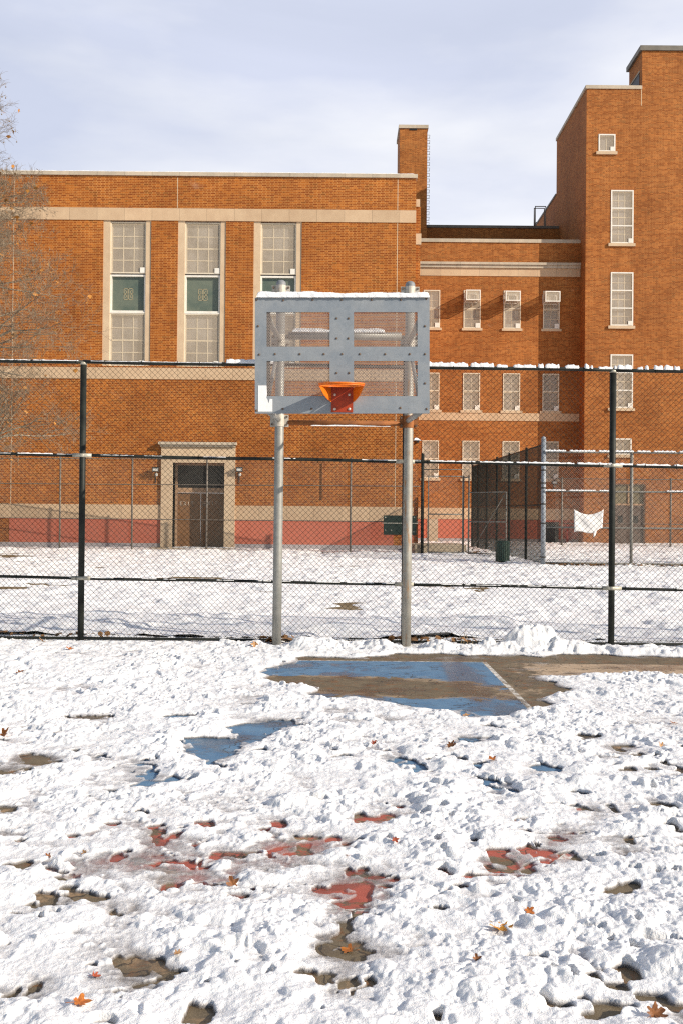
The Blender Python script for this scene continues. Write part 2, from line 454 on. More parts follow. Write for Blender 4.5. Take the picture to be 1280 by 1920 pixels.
def steel_board():
    t = NT('zinc_backboard'); p = t.pos(); P = t.sep(p)
    f = t.ramp(t.noise(p, 3.2, 6, 0.6), 0.3, 0.7)
    c = t.mix(f, c4(0.205, 0.235, 0.265), c4(0.265, 0.285, 0.30))
    vor = t.new('ShaderNodeTexVoronoi'); vor.inputs['Scale'].default_value = 42; t.l.new(p, vor.inputs['Vector'])
    g = t.sep(vor.outputs['Color'])
    c = t.mix(t.math('MULTIPLY', g[0], 0.22), c, c4(0.34, 0.36, 0.38))
    st = t.noise(t.comb(t.math('MULTIPLY', P[0], 14), P[1], t.math('MULTIPLY', P[2], 1.4)), 2.0, 6, 0.7)
    c = t.mix(t.ramp(st, 0.60, 0.76, 0, 0.5), c, c4(0.30, 0.19, 0.10))
    sc_ = t.ramp(t.noise(p, 6.5, 7, 0.75, 1.2), 0.60, 0.72, 0, 0.35)
    c = t.mix(sc_, c, c4(0.15, 0.155, 0.16))
    t.set(c, t.ramp(t.noise(p, 8, 4), 0.3, 0.7, 0.42, 0.6), 0.30, 0.5)
    return t.m
M['board'] = steel_board()
M['perf'] = pipe_mat('perforated_steel', (0.22, 0.175, 0.15), (0.28, 0.23, 0.20), rust=0.35, metal=0.2, rough=0.55)

def snow_mat(name, thin=True, ca=(0.84, 0.84, 0.845), cb=(0.76, 0.765, 0.78)):
    t = NT(name); p = t.pos()
    c = t.mix(t.ramp(t.noise(p, 4, 5, 0.6), 0.35, 0.7), c4(*ca), c4(*cb))
    t.set(c, 0.55, 0, 0.3)
    t.b.inputs['Subsurface Weight'].default_value = 0.4; t.b.inputs['Subsurface Radius'].default_value = (0.9, 1.0, 1.1); t.b.inputs['Subsurface Scale'].default_value = 0.008
    h = t.math('ADD', t.noise(p, 170, 3, 0.6), t.math('MULTIPLY', t.noise(p, 45, 4, 0.6), 1.5))
    t.bump(h, 0.6, 0.009)
    if thin:
        a = t.new('ShaderNodeAttribute', attribute_name='thick').outputs['Fac']
        n = t.noise(p, 60, 3, 0.6)
        th = t.math('ADD', a, t.math('MULTIPLY', t.math('SUBTRACT', n, 0.5), 0.006))
        wet = t.ramp(th, 0.004, 0.022)
        c2 = t.mix(wet, c4(0.54, 0.525, 0.53), c)
        t.set(c2, t.ramp(th, 0.004, 0.022, 0.22, 0.6))
        op = t.ramp(th, 0.0, 0.016, 0.22, 1.0)
        tr = t.new('ShaderNodeBsdfTransparent'); mx = t.new('ShaderNodeMixShader')
        t.l.new(op, mx.inputs[0])
        t.l.new(tr.outputs[0], mx.inputs[1]); t.l.new(t.b.outputs[0], mx.inputs[2]); t.l.new(mx.outputs[0], t.out.inputs[0])
    return t.m
M['snow'] = snow_mat('trampled_snow')
M['snow_solid'] = snow_mat('snow', thin=False)
M['snow_far'] = snow_mat('field_snow', thin=False, ca=(0.88, 0.88, 0.885), cb=(0.80, 0.805, 0.82))

KEY_L, KEY_R, KEY_Y0, KEY_Y1 = -1.80, 1.64, 5.55, 11.22
def court_mat():
    t = NT('painted_asphalt'); p = t.pos(); P = t.sep(p)
    big = t.noise(p, 1.1, 6, 0.65); med = t.noise(p, 5, 6, 0.65, 0.4); fine = t.noise(p, 160, 3, 0.6)
    asph = t.mix(t.ramp(med, 0.3, 0.7), c4(0.105, 0.078, 0.045), c4(0.165, 0.125, 0.075))
    asph = t.mix(t.ramp(fine, 0.55, 0.72, 0, 0.55), asph, c4(0.30, 0.245, 0.17))
    asph = t.mix(t.ramp(fine, 0.28, 0.42, 0.6, 0), asph, c4(0.03, 0.025, 0.018))
    asph = t.mix(t.math('MULTIPLY', t.ramp(t.noise(p, 7.5, 6, 0.7, 0.6), 0.52, 0.64), 0.75), asph, c4(0.20, 0.085, 0.028))
    asph = t.mix(t.math('MULTIPLY', t.ramp(t.noise(p, 12, 5, 0.7, 0.3), 0.58, 0.68), 0.8), asph, c4(0.045, 0.036, 0.026))
    crk = t.new('ShaderNodeTexVoronoi', feature='DISTANCE_TO_EDGE'); crk.inputs['Scale'].default_value = 1.6
    wv = t.new('ShaderNodeVectorMath', operation='ADD'); t.l.new(p, wv.inputs[0])
    nzv = t.new('ShaderNodeTexNoise'); nzv.inputs['Scale'].default_value = 5; nzv.inputs['Detail'].default_value = 5; t.l.new(p, nzv.inputs['Vector'])
    sv = t.new('ShaderNodeVectorMath', operation='SCALE'); sv.inputs['Scale'].default_value = 0.35; t.l.new(nzv.outputs['Color'], sv.inputs[0]); t.l.new(sv.outputs[0], wv.inputs[1]); t.l.new(wv.outputs[0], crk.inputs['Vector'])
    crack = t.ramp(crk.outputs['Distance'], 0.004, 0.012, 0.8, 0.0)
    def between(v, a, b): return t.math('MULTIPLY', t.math('GREATER_THAN', v, a), t.math('LESS_THAN', v, b))
    key = t.math('MULTIPLY', between(P[0], KEY_L, KEY_R), between(P[1], KEY_Y0, KEY_Y1))
    key_in = t.math('MULTIPLY', between(P[0], KEY_L + 0.06, KEY_R - 0.05), between(P[1], KEY_Y0 + 0.05, KEY_Y1 - 0.03))
    dx = t.math('ADD', P[0], 0.19); dy = t.math('SUBTRACT', P[1], KEY_Y0)
    rr = t.math('SQRT', t.math('ADD', t.math('MULTIPLY', dx, dx), t.math('MULTIPLY', dy, dy)))
    disc = t.math('MULTIPLY', t.math('LESS_THAN', rr, 1.53), t.math('LESS_THAN', P[1], KEY_Y0))
    ring = t.math('MULTIPLY', between(rr, 1.48, 1.53), t.math('LESS_THAN', P[1], KEY_Y0))
    blue = t.mix(t.ramp(med, 0.3, 0.7), c4(0.075, 0.165, 0.285), c4(0.115, 0.215, 0.33))
    redc = t.mix(t.ramp(med, 0.3, 0.7), c4(0.34, 0.075, 0.05), c4(0.42, 0.10, 0.065))
    tanc = t.mix(t.ramp(med, 0.3, 0.7), c4(0.40, 0.29, 0.19), c4(0.47, 0.35, 0.24))
    # wear: paint gone where the noise is high; heavy wear under the basket
    ex = t.math('DIVIDE', t.math('ADD', P[0], -0.35), 1.50); ey = t.math('DIVIDE', t.math('SUBTRACT', P[1], t.math('ADD', 9.58, t.math('MULTIPLY', P[0], -0.18))), 0.62)
    e = t.math('SQRT', t.math('ADD', t.math('MULTIPLY', ex, ex), t.math('MULTIPLY', ey, ey)))
    e = t.math('ADD', e, t.math('MULTIPLY', t.math('SUBTRACT', t.noise(p, 2.2, 7, 0.7, 0.8), 0.5), 1.5))
    worn_hoop = t.ramp(e, 0.90, 1.02, 1.0, 0.0)
    speck = t.ramp(t.noise(p, 26, 5, 0.7), 0.60, 0.66)
    worn = t.math('MAXIMUM', worn_hoop, t.math('MULTIPLY', speck, 0.75))
    paint_on = t.math('SUBTRACT', 1.0, worn)
    worn_red = t.math('MAXIMUM', t.ramp(t.noise(p, 4.5, 6, 0.7, 0.5), 0.51, 0.58), t.math('MULTIPLY', speck, 0.6))
    # tan strip to the right of the key by the fence
    tx = t.math('MULTIPLY', t.ramp(t.math('ADD', P[0], t.math('MULTIPLY', t.math('SUBTRACT', med, 0.5), 1.6)), 1.9, 2.2), between(P[1], 10.0, 11.12))
    tx = t.math('MULTIPLY', tx, t.math('SUBTRACT', 1.0, t.math('MULTIPLY', t.ramp(t.noise(t.comb(t.math('MULTIPLY', P[0], 0.6), t.math('MULTIPLY', P[1], 3), 0.0), 3.2, 6, 0.7), 0.56, 0.62), t.ramp(P[0], 2.4, 3.4, 1.0, 0.15))))
    c = asph
    c = t.mix(t.math('MULTIPLY', tx, 0.95), c, tanc)
    # scraps of tan colour coat on the outer court
    c = t.mix(t.math('MULTIPLY', t.ramp(t.noise(p, 1.4, 6, 0.7, 0.7), 0.54, 0.60), t.math('MULTIPLY', t.math('LESS_THAN', P[1], 8.0), 0.8)), c, c4(0.34, 0.22, 0.12))
    c = t.mix(t.math('MULTIPLY', disc, t.math('SUBTRACT', 1.0, worn_red)), c, redc)
    c = t.mix(t.math('MULTIPLY', t.math('MULTIPLY', t.ramp(e, 0.62, 0.86), t.ramp(e, 1.05, 0.98)), t.ramp(t.noise(p, 3.1, 5), 0.46, 0.56)), c, c4(0.30, 0.22, 0.14))
    white = c4(0.66, 0.63, 0.58)
    line = t.math('SUBTRACT', key, key_in)
    c = t.mix(t.math('MULTIPLY', key_in, paint_on), c, blue)
    lw = t.math('MULTIPLY', t.math('MAXIMUM', line, ring), t.ramp(t.noise(p, 14, 6, 0.7), 0.44, 0.56, 1.0, 0.15))
    c = t.mix(lw, c, white)
    c = t.mix(crack, c, c4(0.03, 0.024, 0.018))
    # wet patches, and a shadow from out of frame painted as a dark smear
    damp_and_shadow = t.ramp(t.noise(p, 1.7, 5, 0.6, 0.4), 0.50, 0.60)
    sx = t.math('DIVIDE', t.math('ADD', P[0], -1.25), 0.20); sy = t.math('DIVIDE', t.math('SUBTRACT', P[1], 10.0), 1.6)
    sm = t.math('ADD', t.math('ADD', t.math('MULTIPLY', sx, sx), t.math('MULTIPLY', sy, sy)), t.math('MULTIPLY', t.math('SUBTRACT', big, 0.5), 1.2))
    damp_and_shadow = t.math('MAXIMUM', damp_and_shadow, t.ramp(sm, 0.45, 1.25, 1.0, 0.0))
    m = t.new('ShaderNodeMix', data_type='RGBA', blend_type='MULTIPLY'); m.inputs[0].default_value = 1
    g = t.math('SUBTRACT', 1.0, t.math('MULTIPLY', damp_and_shadow, 0.38))
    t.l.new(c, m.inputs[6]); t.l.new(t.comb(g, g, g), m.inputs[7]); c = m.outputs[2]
    t.set(c, t.ramp(damp_and_shadow, 0.0, 1.0, 0.75, 0.32), 0, 0.4)
    t.bump(fine, 0.5, 0.004)
    return t.m
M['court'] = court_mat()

def soil_mat():
    t = NT('dormant_turf'); p = t.pos()
    c = t.mix(t.ramp(t.noise(p, 3, 6, 0.7), 0.35, 0.65), c4(0.16, 0.115, 0.065), c4(0.25, 0.19, 0.12))
    c = t.mix(t.ramp(t.noise(p, 40, 4, 0.7), 0.5, 0.7, 0, 0.5), c, c4(0.09, 0.075, 0.035))
    t.set(c, 0.95, 0, 0.1)
    return t.m
M['soil'] = soil_mat()
def ground_mat():
    t = NT('snowy_ground'); p = t.pos()
    sn = t.ramp(t.noise(p, 0.5, 7, 0.7), 0.36, 0.42)
    c = t.mix(sn, c4(0.16, 0.12, 0.08), c4(0.84, 0.85, 0.87))
    t.set(c, 0.8, 0, 0.2); t.bump(t.noise(p, 6, 6, 0.7), 0.6, 0.05)
    return t.m
M['ground'] = ground_mat()

# ------------------------------------------------------------------ ground
mb = MB()
ys = [-160, -20, 14, 39, 120, 700]
zs = [-0.03, -0.03, -0.03, 0.27, 0.27, 0.27]
for i in range(len(ys) - 1):
    mb.quad((-400, ys[i], zs[i]), (400, ys[i], zs[i]), (400, ys[i + 1], zs[i + 1]), (-400, ys[i + 1], zs[i + 1]))
tag(mb.build('ground', M['ground']), 'snowy ground running under the whole schoolyard', kind='structure')

def fan(Y, extra): return 0.345 * Y + extra
mb = MB()
mb.quad((-fan(2.4, 1.3), 2.4, 0.0), (fan(2.4, 1.3), 2.4, 0.0), (fan(12.9, 1.3), 12.9, 0.0), (-fan(12.9, 1.3), 12.9, 0.0))
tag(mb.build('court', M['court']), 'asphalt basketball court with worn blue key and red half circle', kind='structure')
mb = MB()
for (a, b) in ((12.95, 14), (14, 39), (39, 57)):
    mb.quad((-26, a, ground_z(a) - 0.012), (26, a, ground_z(a) - 0.012), (26, b, ground_z(b) - 0.012), (-26, b, ground_z(b) - 0.012))
tag(mb.build('lawn', M['soil']), 'brown winter turf showing through thin snow behind the tall fence', kind='structure')

# ------------------------------------------------------------------ trampled snow
rng = np.random.default_rng(7)
def vnoise(ny, nx, cell, seed):
    """smooth value noise on a raster; cell in raster cells"""
    r = np.random.default_rng(seed)
    gy, gx = int(ny / cell) + 3, int(nx / cell) + 3
    g = r.random((gy, gx)).astype(np.float32)
    y = np.arange(ny, dtype=np.float32) / cell; x = np.arange(nx, dtype=np.float32) / cell
    iy, ix = y.astype(int), x.astype(int)
    fy, fx = y - iy, x - ix
    fy = fy * fy * fy * (fy * (fy * 6 - 15) + 10); fx = fx * fx * fx * (fx * (fx * 6 - 15) + 10)
    a = g[iy][:, ix]; b = g[iy][:, ix + 1]; c = g[iy + 1][:, ix]; d = g[iy + 1][:, ix + 1]
    top = a + (b - a) * fx; bot = c + (d - c) * fx
    return top + (bot - top) * fy[:, None]
def sstep(x, a, b):
    t = np.clip((x - a) / (b - a), 0, 1); return t * t * (3 - 2 * t)
def bil(A, fy, fx):
    iy = np.clip(fy.astype(int), 0, A.shape[0] - 2); ix = np.clip(fx.astype(int), 0, A.shape[1] - 2)
    ty = np.clip(fy - iy, 0, 1); tx = np.clip(fx - ix, 0, 1)
    return (A[iy, ix] * (1 - tx) + A[iy, ix + 1] * tx) * (1 - ty) + (A[iy + 1, ix] * (1 - tx) + A[iy + 1, ix + 1] * tx) * ty
def project_ground(X, Y, Z=0.0):
    R = np.array(RM, dtype=np.float64)
    d = np.stack([X - CAM.x, Y - CAM.y, np.full_like(X, Z - CAM.z)], -1) @ R
    return 640 + F * d[..., 0] / -d[..., 2], 960 - F * d[..., 1] / -d[..., 2]
def grid_object(name, V, nrow, ncol, mat, thick=None):
    me = bpy.data.meshes.new(name)
    nv = nrow * ncol
    me.vertices.add(nv); me.vertices.foreach_set('co', V.astype(np.float32).ravel())
    i = np.arange(nrow - 1)[:, None] * ncol + np.arange(ncol - 1)[None, :]
    q = np.stack([i, i + 1, i + ncol + 1, i + ncol], -1).reshape(-1, 4)
    if thick is not None:
        keep = (thick.ravel()[q] > -0.004).any(1)
        q = q[keep]
    nf = len(q)
    me.loops.add(nf * 4); me.loops.foreach_set('vertex_index', q.ravel().astype(np.int32))
    me.polygons.add(nf)
    me.polygons.foreach_set('loop_start', np.arange(nf, dtype=np.int32) * 4)
    me.polygons.foreach_set('use_smooth', np.ones(nf, dtype=bool))
    me.update(calc_edges=True)
    if thick is not None:
        at_ = me.attributes.new('thick', 'FLOAT', 'POINT')
        at_.data.foreach_set('value', thick.astype(np.float32).ravel())
    me.materials.append(mat)
    o = bpy.data.objects.new(name, me); col.objects.link(o)
    return o

RES = 0.006
RX0, RX1, RY0, RY1 = -6.4, 6.4, 2.0, 13.6
nx, ny = int((RX1 - RX0) / RES), int((RY1 - RY0) / RES)
gx = RX0 + np.arange(nx) * RES; gy = RY0 + np.arange(ny) * RES
GX, GY = np.meshgrid(gx, gy)
PX, PY = project_ground(GX, GY)
# ragged outlines: the pixel coordinates are warped by noise of ground size
wob = lambda c, s: (vnoise(ny, nx, c / RES, s) - 0.5)
WX = (wob(0.35, 1) * 0.26 + wob(0.12, 2) * 0.16 + wob(0.045, 3) * 0.07)
WY = (wob(0.35, 4) * 0.26 + wob(0.12, 5) * 0.16 + wob(0.045, 6) * 0.07)
WPX, WPY = project_ground(GX + WX, GY + WY)

PATCHES = [  # bare spots: centre, half width, half height in photograph pixels, strength
 (505,1364,60,12,1),(455,1384,60,12,1),(375,1403,58,16,1),(395,1424,18,12,1),(335,1345,20,4,.8),(560,1360,20,8,1),
 (1040,1446,34,7,1),(905,1470,24,10,1),(885,1390,18,6,1),(270,1474,34,8,1),(250,1440,22,5,.7),(180,1450,25,6,.6),(760,1428,26,4,.8),(800,1418,20,4,.7),
 (70,1424,40,8,.9),(165,1348,60,5,.7),(20,1445,20,5,.7),(100,1385,40,5,.6),
 (72,1558,30,8,1),(240,1535,26,7,1),(278,1568,28,8,1),(355,1578,26,7,1),(205,1600,22,8,1),(130,1632,36,12,1),(172,1645,18,10,1),(360,1652,26,7,1),
 (402,1690,34,15,1),(436,1660,14,10,1),(570,1578,50,9,1),(495,1600,26,9,1),(590,1662,84,13,1),(700,1652,40,10,.9),(20,1585,25,10,1),(200,1535,12,4,.8),
 (640,1640,70,8,.9),(330,1610,60,8,.6),(290,1592,40,7,.6),
 (880,1592,30,9,1),(870,1640,30,8,1),(1012,1612,46,18,1),(962,1637,36,11,1),(1030,1578,26,6,1),(1110,1607,18,6,1),(1085,1515,28,8,1),
 (1250,1637,32,8,1),(1110,1386,28,5,1),(870,1343,18,4,.8),(1240,1550,26,5,.7),(1055,1565,20,4,.7),(740,1575,20,5,.8),(830,1570,24,5,.8),
 (45,1720,24,11,1),(92,1730,26,10,1),(60,1748,18,8,1),(150,1690,66,18,.9),(225,1712,16,9,1),(290,1793,26,13,1),(285,1815,24,11,1),
 (660,1672,30,12,1),(655,1705,28,14,1),(660,1742,24,16,1),(662,1775,24,14,1),(665,1795,16,9,1),
 (15,1862,32,26,1),(370,1903,46,20,1),(540,1862,32,10,1),(620,1872,26,16,1),(672,1864,16,12,1),(400,1834,20,10,1),
 (1135,1795,32,8,1),(1210,1765,26,7,1),(1015,1842,20,6,1),(915,1717,18,8,1),(1065,1770,20,6,.9),(1262,1851,14,6,1),(890,1885,14,5,.7),
 (1275,1448,18,18,1),(1255,1425,20,6,.7),(80,1842,18,9,.9),(230,1854,18,7,.8),(725,1713,16,6,.7),(815,1698,16,6,.7),(1180,1580,20,5,.7),
]
bare = np.zeros((ny, nx), np.float32)
for (cx, cy, rx, ry, s) in PATCHES:
    m = (np.abs(PX - cx) < rx * 2.2 + 40) & (np.abs(PY - cy) < ry * 2.6 + 40)
    if not m.any(): continue
    if cy > 1690 or cy < 1500: ry = ry * 1.25 + 2.0; cy = cy + 2.0
    else: rx = rx * 0.92; ry = ry * 0.9
    if 320 < cx < 565 and 1340 < cy < 1430: rx = rx * 0.98; ry = ry * 0.82
    elif 950 < cx < 1020 and 1600 < cy < 1650: rx = rx * 0.95; ry = ry * 0.95
    elif not (645 < cx < 675 and cy > 1650): rx = rx * 0.78; ry = ry * 0.76
    else: ry = ry * 1.15; rx = rx * 0.98
    d = np.sqrt(((WPX[m] - cx) / rx) ** 2 + ((WPY[m] - cy) / ry) ** 2)
    bare[m] = np.maximum(bare[m], s * (1 - sstep(d, 0.70, 1.35)))
def in_poly(px, py, pts):
    ins = np.zeros(px.shape, bool)
    n = len(pts)
    for i in range(n):
        (x1, y1), (x2, y2) = pts[i], pts[(i + 1) % n]
        if y1 == y2: continue
        c = ((y1 > py) != (y2 > py)) & (px < (x2 - x1) * (py - y1) / (y2 - y1) + x1)
        ins ^= c
    return ins
BIG = [(505,1262),(548,1240),(575,1233),(640,1233),(700,1231),(760,1229),(820,1226),(880,1232),(950,1232),(1060,1231),(1160,1231),(1420,1236),(1420,1272),(1240,1268),
       (1120,1266),(1060,1262),(1015,1268),(1010,1276),(1050,1288),(1060,1300),(1010,1308),(1004,1325),(985,1338),(930,1344),(860,1338),(800,1330),(745,1316),(690,1308),
       (640,1313),(600,1298),(560,1284),(525,1276)]
inside = in_poly(WPX, WPY, BIG).astype(np.float32)
def blur(A, k):
    for ax in (0, 1):
        c = np.cumsum(np.concatenate([np.repeat(np.take(A, [0], ax), k, ax), A, np.repeat(np.take(A, [-1], ax), k, ax)], ax), ax, dtype=np.float64)
        if ax == 0: A = (c[2 * k:, :] - c[:-2 * k, :]) / (2 * k)
        else: A = (c[:, 2 * k:] - c[:, :-2 * k]) / (2 * k)
        A = A.astype(np.float32)
    return A
ins_b = blur(inside, 7)[:ny, :nx]
big_bare = ins_b
# slush: thin icy areas
SLUSH = [(300,1610,330,70,1),(560,1590,260,60,.9),(1130,1520,150,50,.8),(110,1500,180,45,.7),(620,1690,120,60,.6),(170,1700,160,35,.8),(460,1700,130,40,.5),
         (950,1530,160,40,.6),(60,1420,110,40,.6),(200,1360,150,22,.4),(560,1275,70,18,.9),(700,1345,90,10,.4),(40,1860,70,40,.5),(660,1740,70,70,.5),(480,1520,200,30,.5),(860,1216,110,10,.6)]
slush = np.zeros((ny, nx), np.float32)
for (cx, cy, rx, ry, s) in SLUSH:
    d = np.sqrt(((WPX - cx) / rx) ** 2 + ((WPY - cy) / ry) ** 2)
    slush = np.maximum(slush, s * (1 - sstep(d, 0.35, 1.1)))
slush *= sstep(vnoise(ny, nx, 0.22 / RES, 31) * 0.6 + vnoise(ny, nx, 0.07 / RES, 32) * 0.4, 0.30, 0.62)

# more thin slush strewn between the heaps
sl2 = sstep(vnoise(ny, nx, 0.55 / RES, 33) * 0.5 + vnoise(ny, nx, 0.2 / RES, 34) * 0.32 + vnoise(ny, nx, 0.08 / RES, 35) * 0.18, 0.50, 0.66)
slush = np.maximum(slush, 0.62 * sl2 * (0.55 + 0.45 * sstep(GY, 3.0, 5.0)))
# ragged edges for the melt holes, and small scattered gaps
en = vnoise(ny, nx, 0.13 / RES, 81) * 0.45 + vnoise(ny, nx, 0.055 / RES, 82) * 0.33 + vnoise(ny, nx, 0.022 / RES, 83) * 0.22 - 0.5
bare = sstep(bare + en * (0.9 + 0.7 * (1 - sstep(GY, 5.0, 6.0))), 0.58, 0.72)
bare = np.maximum(bare, sstep(big_bare + en * 0.7, 0.45, 0.62))
gp_ = vnoise(ny, nx, 0.21 / RES, 84) * 0.55 + vnoise(ny, nx, 0.07 / RES, 85) * 0.45
bare = np.maximum(bare, sstep(gp_, 0.225, 0.185) * (1 - sstep(GY, 6.5, 8.5)))
n1 = vnoise(ny, nx, 0.9 / RES, 11); n2 = vnoise(ny, nx, 0.28 / RES, 12); n3 = vnoise(ny, nx, 0.10 / RES, 13)
n4 = vnoise(ny, nx, 0.045 / RES, 14); n5 = vnoise(ny, nx, 0.02 / RES, 15)
ridged = lambda n: 1 - np.abs(2 * n - 1)
near = 1 - sstep(GY, 6.5, 10.5)
T = 0.026 + 0.030 * (n1 - 0.4) + 0.034 * (n2 - 0.45) + 0.020 * (ridged(n3) - 0.5) + 0.010 * (n4 - 0.5)
fpm = np.zeros((ny, nx), np.float32)
# footprints pressed into the snow
rp = np.random.default_rng(21)
for k in range(240):
    fx, fy = rp.uniform(-4.8, 4.8), rp.uniform(2.3, 12.0)
    if abs(fx) > fan(fy, 0.5): continue
    a = rp.uniform(0, math.pi); L, W = rp.uniform(0.12, 0.16), rp.uniform(0.045, 0.06); dep = rp.uniform(0.018, 0.034)
    R_ = 0.24
    i0, i1 = max(0, int((fy - R_ - RY0) / RES)), min(ny, int((fy + R_ - RY0) / RES))
    j0, j1 = max(0, int((fx - R_ - RX0) / RES)), min(nx, int((fx + R_ - RX0) / RES))
    if i1 <= i0 or j1 <= j0: continue
    yy = gy[i0:i1, None] - fy; xx = gx[None, j0:j1] - fx
    u = (xx * math.cos(a) + yy * math.sin(a)) / L; v = (-xx * math.sin(a) + yy * math.cos(a)) / W
    d = np.sqrt(u * u + v * v) + (n4[i0:i1, j0:j1] - 0.5) * 0.5
    fpm[i0:i1, j0:j1] = np.maximum(fpm[i0:i1, j0:j1], 1 - sstep(d, 0.8, 1.05))
    T[i0:i1, j0:j1] += -dep * (1 - sstep(d, 0.75, 1.0)) + 0.012 * np.exp(-((d - 1.2) / 0.22) ** 2)
# bank thrown up along the fence and the pile
bank = np.exp(-((GY - 12.10 - 0.25 * (n1 - 0.5)) / 0.24) ** 2) * (0.03 + 0.12 * n2 * n2 * n1 * 1.5 + 0.05 * n3)
bank *= sstep(GX, -1.25, -0.5) * (0.12 + 0.88 * sstep(np.abs(GX - 0.80), 0.08, 0.42)) * (0.12 + 0.88 * sstep(np.abs(GX + 0.80), 0.08, 0.35))
T += bank
for x_ in (-0.80, 0.81):
    T = T * (1 - 0.85 * np.exp(-(((GX - x_) / 0.16) ** 2 + ((GY - 12.30) / 0.28) ** 2)))
T = np.maximum(T, 0.010 + 0.012 * n3 + 0.006 * n4)
T = T * (1 - 0.74 * slush) + slush * 0.001
clus = sstep(vnoise(ny, nx, 0.5 / RES, 91) * 0.6 + vnoise(ny, nx, 0.17 / RES, 92) * 0.4, 0.36, 0.62)
clodden = np.clip(1 - slush * 0.9, 0, 1) * np.clip(1 - fpm * 0.95, 0, 1) * (0.10 + 0.90 * clus)
# clods kicked loose: rounded lumps half sunk in the snow
H = T.copy()
def scatter(count, r0, r1, ymax, seed, hk=0.75, pw=1.0):
    r_ = np.random.default_rng(seed)
    Yc = RY0 + 0.1 + (ymax - RY0 - 0.2) * r_.random(count) ** pw; Xc = (r_.random(count) * 2 - 1) * (0.345 * Yc + 1.25)
    rad = r0 + (r1 - r0) * r_.random(count) ** 2.2; asp = r_.uniform(0.6, 1.5, count); ang = r_.uniform(0, math.pi, count); sink = r_.uniform(0.15, 0.75, count)
    for k in range(count):
        fx, fy, r = Xc[k], Yc[k], rad[k]
        ii, jj = int((fy - RY0) / RES), int((fx - RX0) / RES)
        if not (0 <= ii < ny and 0 <= jj < nx): continue
        dens = clodden[ii, jj]
        if r_.random() > dens * (0.35 + 0.65 * n2[ii, jj] * 1.6): continue
        q = int(r * 1.6 / RES) + 1
        i0, i1, j0, j1 = max(0, ii - q), min(ny, ii + q + 1), max(0, jj - q), min(nx, jj + q + 1)
        yy = gy[i0:i1, None] - fy; xx = gx[None, j0:j1] - fx
        ca, sa = math.cos(ang[k]), math.sin(ang[k])
        u = (xx * ca + yy * sa) / (r * asp[k]); v = (-xx * sa + yy * ca) / (r / asp[k])
        d2 = u * u + v * v
        dome = T[ii, jj] + r * hk * (np.sqrt(np.clip(1 - d2, 0, 1)) - sink[k])
        H[i0:i1, j0:j1] = np.where(d2 < 1, np.maximum(H[i0:i1, j0:j1], dome), H[i0:i1, j0:j1])
scatter(2600, 0.05, 0.13, 13.0, 41, 0.36)
scatter(11000, 0.022, 0.058, 13.0, 42, 0.62)
H = blur(H, 1)[:ny, :nx]
scatter(30000, 0.011, 0.030, 12.5, 43, 0.85, 1.1)
scatter(30000, 0.006, 0.015, 7.0, 44, 0.9, 1.15)
# break the lumps up: warp, then crumbly fine relief
wx = (vnoise(ny, nx, 0.05 / RES, 51) - 0.5) * 0.045 + (vnoise(ny, nx, 0.02 / RES, 52) - 0.5) * 0.018
wy = (vnoise(ny, nx, 0.05 / RES, 53) - 0.5) * 0.045 + (vnoise(ny, nx, 0.02 / RES, 54) - 0.5) * 0.018
IY = np.arange(ny, dtype=np.float32)[:, None] + wy / RES; IX = np.arange(nx, dtype=np.float32)[None, :] + wx / RES
H = bil(H, IY, IX)
crumb = (ridged(n5) - 0.5) * 0.007 + (ridged(n4) - 0.5) * 0.009 + (vnoise(ny, nx, 0.011 / RES, 17) - 0.5) * 0.006 + (vnoise(ny, nx, 2.2, 16) - 0.5) * 0.004
H += crumb * (0.35 + 0.65 * clodden)
wide = np.clip(blur(bare, 20)[:ny, :nx] * 2.2, 0, 1)
H *= 1 - 0.80 * wide
H -= bare * (0.030 + 0.9 * np.clip(H, 0, 0.2)) * 1.15
del WX, WY, WPX, WPY, inside, ins_b, IY, IX, wx, wy

# mesh: rows get denser towards the court centre line in front
rows, cols = 1150, 1150
Yr = 2.3 * (13.15 / 2.3) ** (np.arange(rows) / (rows - 1))
u = np.linspace(-1, 1, cols)
VX = u[None, :] * (0.345 * Yr + 1.3)[:, None]; VY = np.repeat(Yr[:, None], cols, 1)
VH = bil(H, (VY - RY0) / RES, (VX - RX0) / RES)
V = np.stack([VX, VY, np.maximum(VH, -0.02) + 0.002], -1)
o = grid_object('snow_cover', V, rows, cols, M['snow'], VH)
tag(o, 'trampled slushy snow with bare patches over the painted court', 'snow', kind='stuff')
def snow_top(x, y):
    fy, fx = (y - RY0) / RES, (x - RX0) / RES
    i, j = int(fy), int(fx)
    if 1 < i < ny - 2 and 1 < j < nx - 2: return max(0.0, float(H[i - 1:i + 2, j - 1:j + 2].max())) + 0.002
    return 0.02

